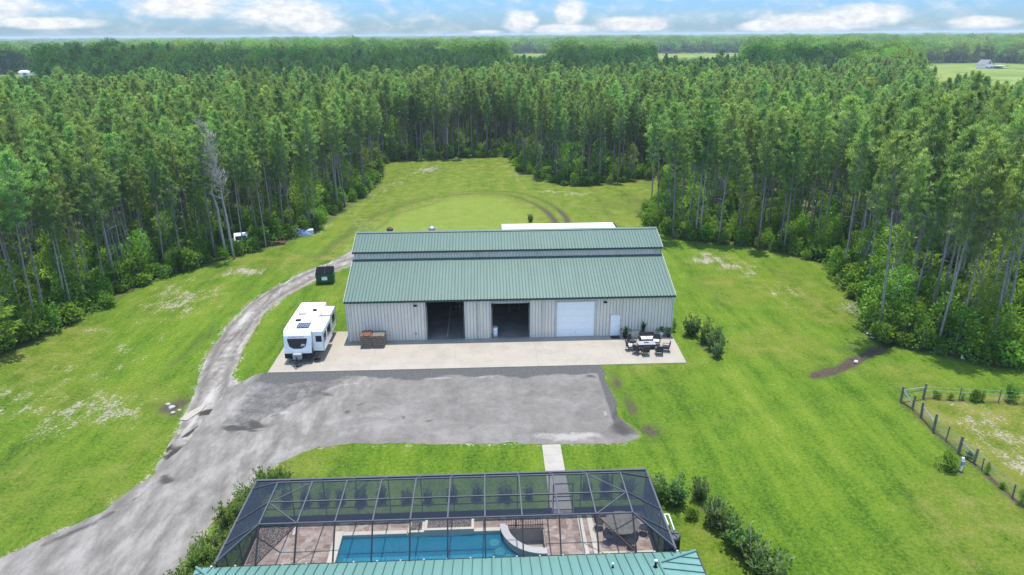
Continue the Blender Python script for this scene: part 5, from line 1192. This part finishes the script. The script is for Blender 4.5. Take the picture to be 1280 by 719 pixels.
# ------------------------------------------------------------------ screen enclosure
def mat_screen():
    g = G('insect_screen'); lw = g.n('ShaderNodeLayerWeight'); lw.inputs['Blend'].default_value = .35
    f = g.math('ADD', .25, g.math('MULTIPLY', lw.outputs['Facing'], .82), clamp=True)
    tr = g.n('ShaderNodeBsdfTransparent'); d = g.n('ShaderNodeBsdfDiffuse'); d.inputs[0].default_value = (.034,.044,.066,1)
    m = g.n('ShaderNodeMixShader'); g.put(m.inputs[0], f); g.t.links.new(tr.outputs[0], m.inputs[1]); g.t.links.new(d.outputs[0], m.inputs[2]); return g.done(m.outputs[0])
def build_cage():
    M['screen'] = mat_screen(); zd = .10; ZT, ZE = 4.2, 2.95; XL, XR = -11.6, 7.15; EL, ER = -13.5, 9.1; YB, YT, YM, YF, YH = 33.5, 31.62, 29.95, 28.25, 27.05; ZH = 2.78
    org = (-2.2, 30.3, zd); t = thing('screen_enclosure', 'large dark screened pool cage joined to the teal house roof', 'pool enclosure', org)
    P = lambda q, n, m=None, par=None: q.build(n, m or M['bronze'], par or t, org)
    xs = [XL+(XR-XL)*i/10 for i in range(11)]
    def bar(q, a, b, w=.07, h=.10): # rectangular beam
        a = Vector(a); b = Vector(b); d = (b-a).normalized(); up = Vector((0,0,1)) if abs(d.z) < .95 else Vector((0,1,0)); s = d.cross(up).normalized()*w/2; u = s.cross(d).normalized()*h/2
        q.add([a-s-u,a+s-u,a+s+u,a-s+u,b-s-u,b+s-u,b+s+u,b-s+u],[(0,1,2,3),(4,7,6,5),(0,4,5,1),(1,5,6,2),(2,6,7,3),(3,7,4,0)])
    for x in xs:
        q = MB(); bar(q, (x,YB,ZE), (x,YT,ZT)); bar(q, (x,YT,ZT), (x,YF,ZT)); P(q, 'rafter', M['cagetop'])  # same rafter as the front slope, in the sunlit copy of its colour
        q = MB(); bar(q, (x,YF,ZT), (x,YH,ZH)); P(q, 'rafter')
        q = MB(); bar(q, (x,YB,zd), (x,YB,ZE), .05, .05); P(q, 'post')
    for y, z, m in ((YT,ZT,'cagetop'),(YM,ZT,'cagetop'),(YF,ZT,'cagetop')):
        q = MB(); bar(q, (XL,y,z+.004), (XR,y,z+.004), .06, .07); P(q, 'purlin', M[m])
    q = MB(); bar(q, (EL,YB+.06,ZE), (ER,YB+.06,ZE), .14, .16); P(q, 'eave_beam', M['cagetop'])
    for X in (EL, ER):
        q = MB(); bar(q, (X,YB,ZE), (X,YH-.1,ZE), .10, .12); P(q, 'eave_beam', M['cagetop'])
        xi = XL if X == EL else XR
        for y in (YT, YM, YF):
            q = MB(); bar(q, (xi,y,ZT), (X,y+(1.2 if y == YT else 0),ZE)); P(q, 'side_rafter', M['cagetop'])
        q = MB(); bar(q, (xi,YF,ZT), (X,YH,ZE)); P(q, 'hip_beam', M['cagetop'])
        for y in (YB, YT, YM, YF, YH+.1):
            q = MB(); bar(q, (X,y,zd), (X,y,ZE), .05, .05); P(q, 'post')
        q = MB(); bar(q, (X,YB,1.0), (X,YH,1.0), .05, .05); P(q, 'chair_rail'); q = MB(); bar(q, (X,YB,.3), (X,YH,.3), .03, .38); P(q, 'kick_plate')
    q = MB(); bar(q, (EL,YB-.004,1.0), (3.6,YB-.004,1.0), .05, .05); P(q, 'chair_rail'); q = MB(); bar(q, (4.9,YB-.004,1.0), (ER,YB-.004,1.0), .05, .05); P(q, 'chair_rail')
    q = MB(); bar(q, (EL,YB-.01,.3), (3.6,YB-.01,.3), .03, .40); P(q, 'kick_plate'); q = MB(); bar(q, (4.9,YB-.01,.3), (ER,YB-.01,.3), .03, .40); P(q, 'kick_plate')
    for a, b in (((XL,YM),(xs[1],YT)),((XL,YM),(xs[1],YF)),((XR,YM),(xs[9],YT)),((XR,YM),(xs[9],YF))):
        q = MB(); bar(q, (*a,ZT-.02), (*b,ZT-.02), .05, .05); P(q, 'brace', M['cagetop'])
    for a, b in ((xs[1],XL),(xs[9],XR)):
        q = MB(); bar(q, (a,YF,ZT-.02), (b,YH,ZH-.02), .05, .05); P(q, 'brace', M['rust'])
    d = MB()
    for xx in (3.66, 4.82): bar(d, (xx,YB+.05,zd), (xx,YB+.05,2.15), .06, .05)
    for zz in (.3, .95, 1.25, 2.15): bar(d, (3.66,YB+.05,zz), (4.82,YB+.05,zz), .05, .05)
    dr = P(d, 'screen_door'); q = MB(); bar(q, (3.75,YB+.11,1.1), (3.75,YB+.11,1.25), .03, .03); P(q, 'handle', M['steel'], dr)
    S = lambda pts: P(MB().poly(pts), 'screen_panel', M['screen'])
    e = .012
    S([(XL,YF,ZT-e),(XR,YF,ZT-e),(XR,YT,ZT-e),(XL,YT,ZT-e)]); S([(XL,YT,ZT-e),(XR,YT,ZT-e),(ER,YB,ZE-e),(EL,YB,ZE-e)]); S([(XL,YF,ZT-e),(XR,YF,ZT-e),(XR,YH,ZH-e),(XL,YH,ZH-e)])
    for X, xi in ((EL,XL),(ER,XR)):
        S([(xi,YF,ZT-e),(xi,YT,ZT-e),(X,YB,ZE-e),(X,YH,ZE-e)]); S([(xi,YF,ZT-e),(X,YH,ZE-e),(xi,YH,ZH-e)]); S([(X+.001,YB,zd),(X+.001,YH,zd),(X+.001,YH,ZE),(X+.001,YB,ZE)])
    S([(EL,YB+.002,zd),(ER,YB+.002,zd),(ER,YB+.002,ZE),(EL,YB+.002,ZE)])
build_cage()

# ------------------------------------------------------------------ house with the teal roof
def build_house():
    org = (-2.2, 17, 0); h = thing('house', 'house with a teal standing seam roof along the bottom edge', 'house', org); P = lambda q, n, m, par=None: q.build(n, m, par or h, org)
    zE, sl, yE, yR = 2.70, .33, 27.06, 17.0; xl, xr, xg = -14.45, 10.15, 8.05; zr = zE+sl*(yE-yR); Z = lambda y: zE+sl*(yE-y); xh = xl+(yE-yR)
    q = MB(); q.box(-14.0,8.2,0,9.7,26.5,2.62); P(q, 'wall', simple('house_stucco', (.55,.5,.43), .85))
    yp = 25.95; zp = Z(yp)
    main = MB(); T = .10
    A = [(xl,yE,zE),(xr,yE,zE),(xg,yp,zp),(xg,yR,zr),(xh,yR,zr)]
    main.add(A+[(a,b,c-T) for a,b,c in A], [(0,1,2,3,4),(9,8,7,6,5),(0,5,6,1)]); 
    B = [(xl,2*yR-yE,zE),(xg,2*yR-yE,zE),(xg,yR,zr),(xh,yR,zr)]; main.add(B, [(0,1,2,3)]); main.add([(xl,yE,zE),(xh,yR,zr),(xl,2*yR-yE,zE)], [(0,1,2)])
    rf = P(main, 'roof', M['teal'])
    q = MB(); q.add([(xr,yE-.002,zE),(xg,yp-.002,zp),(xg,12,zp),(xr,12,zE)], [(0,1,2,3)]); P(q, 'side_roof', M['teal'])
    q = MB(); q.poly([(xg-.01,yR,zr-.1),(xg-.01,yp,zp),(xg-.01,12,zp),(xg-.01,2*yR-yE,zE)]); q.poly([(xg-.012,yR,zr-.02),(xg-.012,yp,zp),(xg-.012,14,zp)]); P(q, 'gable_wall', M['beige'])
    q = MB(); x = xl+.3
    while x < xr-.2:
        y1 = yR if xh < x < xg else (yE-(x-xl) if x <= xh else yE-(xr-x)*.52)
        q.add([(x-.022,yE-.01,zE+.002),(x+.022,yE-.01,zE+.002),(x+.016,yE-.01,zE+.05),(x-.016,yE-.01,zE+.05),(x-.022,y1,Z(y1)+.002),(x+.022,y1,Z(y1)+.002),(x+.016,y1,Z(y1)+.05),(x-.016,y1,Z(y1)+.05)],[(0,1,2,3),(0,4,7,3),(1,5,6,2),(3,2,6,7),(4,5,6,7)]); x += .47
    for k in range(22):
        yy = yE-.55-k*.47
        if yy < 12.3: break
        xa = xg if yy < yp else xr-(yE-yy)/.52
        za = zp if yy < yp else Z(yy)
        q.add([(xa,yy-.02,za+.002),(xa,yy+.02,za+.002),(xa,yy+.015,za+.05),(xa,yy-.015,za+.05),(xr,yy-.02,zE+.002),(xr,yy+.02,zE+.002),(xr,yy+.015,zE+.05),(xr,yy-.015,zE+.05)],[(0,1,2,3),(0,4,7,3),(1,5,6,2),(3,2,6,7),(4,5,6,7)])
        if yy > 2*yR-yE+.5:
            xb = xl+(yE-yy) if yy > yR else xl+(yy-(2*yR-yE)); zb = zE+sl*(xb-xl)
            q.add([(xb,yy-.02,zb+.002),(xb,yy+.02,zb+.002),(xb,yy,zb+.05),(xl,yy-.02,zE+.002),(xl,yy+.02,zE+.002),(xl,yy,zE+.05)],[(0,2,5,3),(1,4,5,2)])
    P(q, 'standing_seam', M['seam'], rf)
    q = MB()
    def cap(a, b): q.path([a, b], .06, 6)
    cap((xr,yE,zE+.05),(xg,yp,zp+.05)); cap((xg,yp,zp+.05),(xg,12,zp+.05)); cap((xl,yE,zE+.05),(xh,yR,zr+.05)); P(q, 'hip_cap', M['teal'], rf)
    q = MB(); q.box(xl-.02,yE+.0,zE-.16,xr+.02,yE+.09,zE-.03); q.box(xr,12,zE-.16,xr+.09,yE,zE-.03); P(q, 'gutter', M['bronze'])
    q = MB()
    x = xl+.7
    while x < xr: q.box(x-.04,yE+.02,zE-.028,x+.04,yE+.10,zE+.015); x += 1.15
    P(q, 'gutter_hangers', M['white'])
    for (x, y, hh, r_) in ((7.72,25.5,.36,.06),(5.7,25.6,.2,.035)):
        q = MB(); q.tube((x,y,Z(y)-.05),(x,y,Z(y)+hh),r_,n=10); q.lathe([(r_*2.2,0),(r_*1.1,.1)],(x,y,Z(y)-.01),10); v = P(q, 'vent_pipe', M['black'], rf)
        q = MB(); q.tube((x,y,Z(y)+hh),(x,y,Z(y)+hh+.07),r_*1.15,n=10); P(q, 'cap', M['white'], v)
build_house()
def build_tank():
    t = thing('filter_tank', 'black round pool equipment tank outside the right side of the cage', 'tank', (9.95, 30.2, 0))
    q = MB(); q.lathe([(.42,0),(.44,.08),(.44,.95),(.40,1.02)], n=24); q.build('tank_body', M['black'], t, smooth=False)
    q = MB(); q.lathe([(.40,1.02),(.36,1.1),(.02,1.12)], n=24); q.build('top_grille', M['cagetop'], t)
    q = MB()
    for k in range(6): q.tube((0,0,1.14),(.34*math.cos(k*1.05),.34*math.sin(k*1.05),1.12),.02,n=4)
    q.build('fan_guard', M['black'], t)
    t = thing('pipe_frame', 'white plastic pipe frame leaning beside the cage behind the black tank', 'pipes', (10.2, 31.9, 0))
    q = MB(); q.path([(-.45,-.6,.05),(-.45,-.6,.55),(-.45,.6,.6),(.15,.55,.6),(.15,-.6,.5),(.15,-.6,.05)], .05, 8); q.build('pipe_loop', M['white'], t, smooth=True)
    q = MB(); q.tube((-.15,-.4,0),(-.15,-.4,.7),.05); q.tube((-.15,-.4,.7),(-.15,.5,.65),.04); q.build('riser_pipe', M['white'], t)
build_tank()

# ------------------------------------------------------------------ garden shrubs
HB = [shoot_meshes(400+i, *a) for i, a in enumerate([(1.15,1.75,52,.19,'leaf_hedge'),(1.05,2.0,46,.19,'leaf_hedge'),(1.25,1.6,54,.18,'leaf_hedge')])]
UB = [shoot_meshes(410+i, *a) for i, a in enumerate([(.62,1.75,34,.18,'leaf_dark'),(.5,2.0,26,.18,'leaf_dark'),(.72,1.55,38,.18,'leaf_dark'),(.45,1.8,18,.17,'leaf_dark')])]
def garden(name, protos, spots, labf, cat, group, seed=1):
    r = random.Random(seed)
    for i, sp in enumerate(spots):
        x, y, s, sz = sp; me = protos[i % len(protos)]
        t = thing(name, labf(i, len(spots)), cat, (x, y, 0), r.uniform(0, 6.28), group); t.scale = (s, s, sz); link('stems', me[0], t); link('foliage', me[1], t)
hl = [(-14.1,37.6,.75,.85),(-14.9,36.7,.9,.95),(-15.5,35.6,.95,1.),(-15.2,34.4,.9,1.05),(-15.9,33.3,1.0,1.),(-15.6,32.2,.9,1.),(-16.2,31.1,1.0,.95),(-16.0,29.9,1.0,1.0),(-16.6,28.8,1.0,.95),(-15.5,28.4,.9,.9),(-16.4,27.3,1,.95)]
hl = [(a+.55, b, c*.82, d*.85) for a, b, c, d in hl]
garden('hedge_shrub', HB, hl, lambda i, n: f'{ORD[i]} leafy shrub from the far end of the hedge left of the cage', 'shrub', 'hedge along the left side of the cage', 3)
bc = [(a, b, c*.75, d*.85) for a, b, c, d in [(-12.6,35.3,.8,.95),(-11.4,35.2,.9,1.0),(-10.3,35.2,.8,.75),(-9.3,35.3,1.,.9),(-8.0,35.1,.9,.95),(-6.7,35.2,.85,.85),(-5.2,35.2,.8,.7),(-3.9,35.1,.9,.85),(-2.4,35.2,.8,.8),(-.9,35.2,.9,.8),(.8,35.1,.9,.9),(2.3,35.1,.8,.8),(5.9,35.2,.8,.95),(7.1,35.3,1.0,1.2),(8.5,35.3,.9,1.0)]]
garden('upright_shrub', UB, bc, lambda i, n: f'{ORD[i]} small upright shrub from the left in the row behind the cage', 'shrub', 'row of small shrubs behind the cage', 4)
rh = [(10.2,34.7,1.25,1.1),(11.2,34.1,1.35,1.15),(12.85,34.5,.85,1.15),(13.3,33.0,1.1,1.0),(13.1,32.0,1.2,1.1),(13.5,31.0,1.15,1.05),(13.9,30.0,1.35,1.2),(14.1,29.0,1.4,1.2),(14.4,28.0,1.4,1.2),(14.6,27.0,1.4,1.2)]
garden('evergreen_shrub', UB, rh, lambda i, n: f'{ORD[i]} dark evergreen shrub from the far end of the row right of the cage', 'shrub', 'row of shrubs right of the cage', 5)
br_ = [(19.3,58.6,1.25,1.35),(20.1,57.0,1.2,1.35),(20.5,55.4,1.2,1.35),(20.2,53.8,1.1,1.2),(20.9,56.4,.9,1.2)]
garden('evergreen_shrub', UB, br_, lambda i, n: f'{ORD[i]} dark upright shrub from the back of the clump right of the patio', 'shrub', 'clump of shrubs right of the patio', 6)
garden('low_shrub', [BUSHES[2]], [(11.9,32.6,.42,.5)], lambda i, n: 'low grey-green sprawling plant beside the pipe frame', 'plant', None, 7)
garden('low_shrub', [BUSHES[0]], [(29.9,36.9,.62,.72)], lambda i, n: 'pale green rounded bush beside the white utility post', 'shrub', None, 8)
garden('sapling', UB[:1], [(6.8,101.6,.7,.85)], lambda i, n: 'small dark sapling alone in the far clearing beyond the box trailer', 'sapling', None, 9)
garden('low_shrub', [BUSHES[3]], [(17.95,59.7,.4,.55)], lambda i, n: 'small dark plant at the right corner of the barn', 'plant', None, 10)

# ------------------------------------------------------------------ fence, post, debris
def build_fence():
    t = thing('pasture_fence', 'old wooden post and wire fence running down the right side', 'fence', (32.1, 40, 0)); o_ = (32.1, 40, 0); r = random.Random(3)
    posts = [(32.0,45.5,1.35,.09),(34.05,45.9,1.3,.09),(32.25,44.4,1.2,.085),(32.2,43.2,1.25,.09),(31.85,41.2,1.5,.095),(32.0,40.0,1.2,.05),(31.9,38.5,1.35,.10),(32.2,37.35,1.15,.08),(32.2,36.6,.9,.04),(32.1,33.7,1.0,.05),(32.1,31.0,1.2,.08),(32.0,28,1.2,.08)]
    tops = []
    for x, y, h, w in posts:
        q = MB(); tp = (x+r.uniform(-.05,.05), y+r.uniform(-.05,.05), h); q.tube((x,y,-.1), tp, w*1.05, w*.9, 8); q.build('post', M['greywood'], t, o_); tops.append(tp)
    def rail(i, z0, j, z1, w=.05, m='rail'):
        a, b = posts[i], posts[j]; q = MB(); q.tube((a[0],a[1],z0),(b[0],b[1],z1),w,n=6); q.build('brace_rail', M[m], t, o_)
    rail(0,1.0,1,1.0); rail(0,1.05,2,.35); rail(3,.9,4,.75,.045); rail(6,1.0,7,.6,.05); rail(0,.75,1,.75,.03,'greywood')
    run = [0,2,3,4,5,6,7,8,9,10,11]
    for z in (.25,.5,.75,1.0):
        q = MB(); q.path([(posts[i][0]+.08,posts[i][1],min(z,posts[i][2]-.05)) for i in run], .011, 4); q.build('wire', M['steel'], t, o_)
    q = MB()
    for k in range(46):
        f = k/46; yy = 43.2-f*6.; xx = 32.15-.25*math.sin(f*3.1); q.tube((xx+.08,yy,.08),(xx+.08,yy,1.0),.006,n=3)
    q.build('wire_mesh', M['steel'], t, o_)
    t = thing('wire_fence', 'thin wire fence with weeds along the top of the pasture', 'fence', (38, 45, 0)); o_ = (38, 45, 0)
    pp = [(34.05,45.9),(36.6,45.45),(39.4,44.95),(42.4,44.3),(46,43.5)]
    for x, y in pp[1:]:
        q = MB(); q.tube((x,y,-.1),(x,y,1.15),.045,n=6); q.build('post', M['greywood'], t, o_)
    for z in (.4,.75,1.05):
        q = MB(); q.path([(x,y,z) for x,y in pp], .01, 4); q.build('wire', M['steel'], t, o_)
    garden('weed', BUSHES, [(35.0,45.8,.3,.45),(36.0,45.6,.22,.3),(37.6,45.4,.42,.75),(38.3,45.2,.3,.4),(40.4,45.0,.45,.95),(41.6,44.7,.3,.4),(32.3,37.9,.25,.4),(32.3,36.2,.25,.35),(32.2,34.6,.22,.3),(32.25,33.2,.35,.5),(32.2,32.2,.3,.4),(36.9,45.5,.2,.25)], lambda i, n: ['bushy weed nearest the corner post on the top wire fence','tiny weed on the top wire fence near the corner','leafy weed midway along the top wire fence','short weed right of the leafy one on the top fence','tallest weed on the top wire fence near the edge','small weed beside the tallest on the top fence','weed growing at the thick post by the utility post','weed below the short post on the side fence','thin weed patch along the lower side fence','bushy weed at the last thin post of the side fence','low weed past the last thin post of the side fence','tiny weed at the first wire post of the top fence'][i], 'weed', 'weeds along the pasture fences', 11)
    t = thing('utility_post', 'short white utility post with grey box beside the bush', 'post', (30.75, 36.6, 0))
    q = MB(); q.bbox(-.07,-.07,0,.07,.07,1.0,.015); q.build('post', M['white'], t)
    q = MB(); q.bbox(-.12,-.16,.45,.12,-.072,.8,.02); q.build('meter_box', M['grey'], t)
    q = MB(); q.path([(.08,0,.3),(.25,0,.3),(.25,0,.12)], .03); q.build('spigot', M['steel'], t)
build_fence()
def build_debris():
    r = random.Random(12)
    t = thing('concrete_slab', 'pale broken concrete slab lying flat on the dirt track', 'slab', (-22.6, 46.6, .02), -.15)
    q = MB(); q.prism([(-.55,-1.15),(.1,-1.2),(.42,.2),(.35,1.15),(.05,1.05),(-.35,.1)], -.02, .05); q.build('broken_slab', M['concrete'], t)
    for i, (x, y, s) in enumerate(((-24.6,47.4,.28),(-24.2,46.6,.2),(-25.1,47.9,.22),(-23.9,47.0,.15))):
        q = MB(); q.lathe([(.02,0),(1,.05),(.85,.5),(.3,.75),(.02,.78)], n=7); q.v = [(a*s*r.uniform(.7,1.2), b*s*r.uniform(.7,1.2), c*s) for a,b,c in q.v]
        o = q.build('stone', M['barfloor']); o.location = (x, y, 0); tag(o, ['largest pale stone on the muddy patch left of the slab','pale stone between the slab and the largest stone','pale stone farthest from the slab on the muddy patch','smallest pale stone on the muddy patch near the slab'][i], 'stone', 'pale stones left of the slab')
    t = thing('scrap_cab', 'white boxy scrap vehicle cab among the shrubs left of the track', 'scrap', (-33.2, 90.4, 0), .3)
    q = MB(); q.extrude_x([(-.9,.5),(.9,.5),(.9,1.9),(-.35,1.95),(-.9,1.2)], -.85, .85); q.build('cab_shell', M['white'], t)
    for s in (-.87,.855):
        q = MB(); q.extrude_x([(-.55,1.25),(.2,1.25),(.2,1.75),(-.25,1.75)], s, s+.015); q.build('window', M['glass'], t)
    q = MB(); q.obox((0,-.64,1.55),(1.4,.02,.6),(R(-36),0,0)); q.build('windscreen', M['glass'], t)
    for a in (-.75,.75):
        q = MB(); q.tube((a-.1,-.5,.4),(a+.1,-.5,.4),.4,n=14); q.build('wheel', M['rubber'], t)
    t = thing('lumber_pile', 'low brown lumber pile beside the white scrap cab', 'lumber', (-29.8, 91.8, 0), .12)
    for k in range(9):
        q = MB(); q.obox((r.uniform(-.2,.2), -.45+.3*(k%4), .12+.16*(k//4)), (3.6+r.uniform(-.5,.5), .24, .14), (0, 0, r.uniform(-.05,.05))); q.build('plank', M['redwood'], t)
    t = thing('tarp_heap', 'blue-grey tarp covered heap in the shrubs behind the lumber', 'tarp', (-27.2, 96.3, 0), .2)
    q = MB(); n = 12
    vs = [((i/(n-1)-.5)*4.2, (j/(n-1)-.5)*1.8, max(0, 1.0*math.sin(math.pi*i/(n-1))**.5*math.sin(math.pi*j/(n-1))**.6+r.uniform(-.09,.09))) for j in range(n) for i in range(n)]
    q.add(vs, [(j*n+i, j*n+i+1, (j+1)*n+i+1, (j+1)*n+i) for j in range(n-1) for i in range(n-1)]); q.build('tarp', M['blue'], t, smooth=True)
    q = MB(); q.bbox(1.3,-.5,0,2.2,.5,.75,.08); q.build('wrapped_bundle', M['lgrey'], t)
    t = thing('scrap_heap', 'heap of white scrap panels at the wood edge of the far clearing', 'scrap', (10.0, 144.2, 0), .3)
    for k in range(6):
        q = MB(); q.obox((r.uniform(-1.3,1.3), r.uniform(-.5,.5), .5+.25*(k%3)), (1.2, .06, .9), (r.uniform(-.6,.6), r.uniform(-.5,.5), r.uniform(-1,1))); q.build('panel', M['white' if k % 2 else 'lgrey'], t)
    t = thing('brush_pile', 'grey tangle of dead branches at the wood edge above the ditch', 'brush pile', (38.4, 62.8, 0))
    q = MB()
    for k in range(70):
        a = r.uniform(0, 6.28); p = Vector((r.gauss(0,.7), r.gauss(0,.7), r.uniform(.1,1.0))); d = Vector((math.cos(a), math.sin(a), r.uniform(-.2,.5)))*r.uniform(.5,1.3); q.tube(p-d, p+d, .035, .012, 4)
    q.build('branches', M['deadwood'], t)
    t = thing('white_pipe', 'short white pipe lying at the foot of the shrubs above the pasture', 'pipe', (42.0, 53.0, .1), .9)
    q = MB(); q.tube((-.75,0,0),(.75,0,.3),.09,n=10); q.build('pipe_body', M['white'], t, smooth=True)
    for i, (x, y, z, L, a) in enumerate(((36.6,57.2,.15,.9,.5),(36.3,57.5,.2,.6,2.1))):
        t = thing('broken_board', ['long pale broken board near the head of the ditch','short pale broken board near the head of the ditch'][i], 'board', (x, y, z), a)
        q = MB(); q.obox((0,0,0), (L*2, .28, .05), (.12, .1, 0)); q.build('board', M['counter'], t)
    q = MB(); q.lathe([(.02,0),(.2,.03),(.15,.16),(.02,.2)], n=8); o = q.build('stone', M['counter']); o.location = (32.3, 52.8, -.25); tag(o, 'single white stone lying in the muddy ditch', 'stone')
build_debris()

# ------------------------------------------------------------------ far buildings, cloud, air
def build_far():
    t = thing('farmhouse', 'distant grey gabled farmhouse with white trim far right', 'house', (389, 541, 0), .45); t.scale = (.58,)*3
    q = MB(); q.box(-9,-6,0,9,6,5.5); q.build('wall', M['white'], t)
    fr = simple('far_grey_roof', (.12,.125,.145), .6); fw = simple('far_white_siding', (.46,.46,.47), .7)
    q = MB(); q.extrude_y([(-10,5.2),(0,11.5),(10,5.2),(9.2,5.2),(0,10.8),(-9.2,5.2)], -6.6, 6.6); q.build('roof', fr, t)
    q = MB(); q.extrude_y([(-9,5.5),(9,5.5),(0,11)], -6.05, 6.05); q.build('gable', M['lgrey'], t)
    for x in (-5,0,5):
        q = MB(); q.box(x-.8,-6.12,1.2,x+.8,-6.02,3); q.build('window', M['glass'], t)
    q = MB(); q.box(-1.2,-6.2,6.2,1.2,-6.07,8.6); q.build('window', M['glass'], t)
    q = MB(); q.box(-9,-9.5,2.9,9,-6,3.2); q.build('porch_roof', M['lgrey'], t)
    for x in (-8.6,-3,3,8.6):
        q = MB(); q.box(x-.15,-9.3,0,x+.15,-9.0,2.9); q.build('porch_post', M['white'], t)
    t = thing('carport', 'long low open carport beside the distant farmhouse', 'carport', (401.5, 539, 0), .45); t.scale = (.6,)*3
    q = MB(); q.extrude_y([(-11,3.4),(0,4.4),(11,3.4),(11,3.15),(0,4.1),(-11,3.15)], -5, 5); q.build('roof', M['grey'], t)
    for x in (-10.5,-3.5,3.5,10.5):
        for y in (-4.7,4.7):
            q = MB(); q.box(x-.12,y-.12,0,x+.12,y+.12,3.25); q.build('post', M['white'], t)
    q = MB(); q.box(-10.8,4.8,0,10.8,4.9,3.1); q.build('back_wall', M['grey'], t)
    for i, (x, y, w, d, h, rz, lab) in enumerate(((-372,508,14,7,4.4,.2,'distant white shed at the left edge, nearest in the forest clearing'),(-356,522,18,8,4.8,.1,'distant long white shed in the middle of the forest clearing'),(-340,548,10,6,4.2,-.2,'distant small white shed at the back of the forest clearing'),(-320,540,9,5,4.6,.3,'distant narrow white shed at the right end of the forest clearing'))):
        t = thing('shed', lab, 'shed', (x, y, 0), rz, 'white sheds in the forest clearing')
        q = MB(); q.box(-w/2,-d/2,0,w/2,d/2,h*.7); q.build('wall', M['white'], t)
        q = MB(); q.extrude_x([(-d/2-.3,h*.68),(0,h),(d/2+.3,h*.68),(d/2+.3,h*.66),(0,h*.97),(-d/2-.3,h*.66)], -w/2-.3, w/2+.3); q.build('roof', M['gelcoat'], t)
        q = MB(); q.box(-1.5,-d/2-.06,0,1.5,-d/2-.01,2.6); q.build('door', M['grey'], t)
    g = G('far_pasture'); p = g.pos(); n = g.noise(.03, 5, .6, p); mt = g.done(g.bsdf(g.ramp(n, [(.35, (.10,.16,.02)), (.6, (.20,.24,.05))]), .95, 0, .1))
    for poly, nm in [(g_[0], 'pasture') for g_ in GAPS]:
        sm = smoothpoly(poly, 5); q = MB(); q.add([(a,b,.05) for a,b in sm], [tuple(range(len(sm)))]); q.build(nm, mt, kind='structure')
build_far()
def build_cloud():
    """cumulus high over the woods, above the picture; its shade darkens the middle distance"""
    g = G('cloud_white'); m = g.done(g.bsdf((.9,.9,.92), 1., 0, 0.)); r = random.Random(2); bm = bmesh.new()
    el = math.tan(SUN_EL); off = 800/el; ax, ay = math.sin(SUN_AZ)*off, math.cos(SUN_AZ)*off
    blobs_ = [(-330,300,120,70),(-190,290,135,85),(-60,310,130,95),(70,330,100,80),(-260,390,150,90),(-100,410,150,90),(40,430,110,80),(-420,340,100,70),(150,380,75,60),(-180,230,70,40),(-340,225,60,40)]
    for x, y, a, b in blobs_:
        bmesh.ops.create_icosphere(bm, subdivisions=3, radius=1., matrix=Matrix.Translation((x+ax, y+ay, 800+r.uniform(0, 40))) @ Matrix.Diagonal((a, b, 50, 1)))
    for v in bm.verts: v.co += v.normal*(math.sin(v.co.x*.06)*math.cos(v.co.y*.07+1)+math.sin(v.co.x*.13+v.co.y*.11))*9
    me = bpy.data.meshes.new('cloud'); bm.to_mesh(me); bm.free(); me.materials.append(m); me.shade_smooth(); o = link('cloud', me, kind='stuff'); o['label'] = 'cumulus cloud shading the woods'
build_cloud()
def build_haze():
    q = MB(); q.box(-6500,-300,-1.5,6500,6600,33); m = bpy.data.materials.new('pale_air'); m.use_nodes = True; t = m.node_tree; t.nodes.clear()
    o = t.nodes.new('ShaderNodeOutputMaterial'); v = t.nodes.new('ShaderNodeVolumePrincipled'); v.inputs['Density'].default_value = HAZE; v.inputs['Color'].default_value = (.72,.83,.92,1); v.inputs['Anisotropy'].default_value = .1
    t.links.new(v.outputs[0], o.inputs['Volume']); q.build('haze', m, kind='stuff')
HAZE = .0002
build_haze()
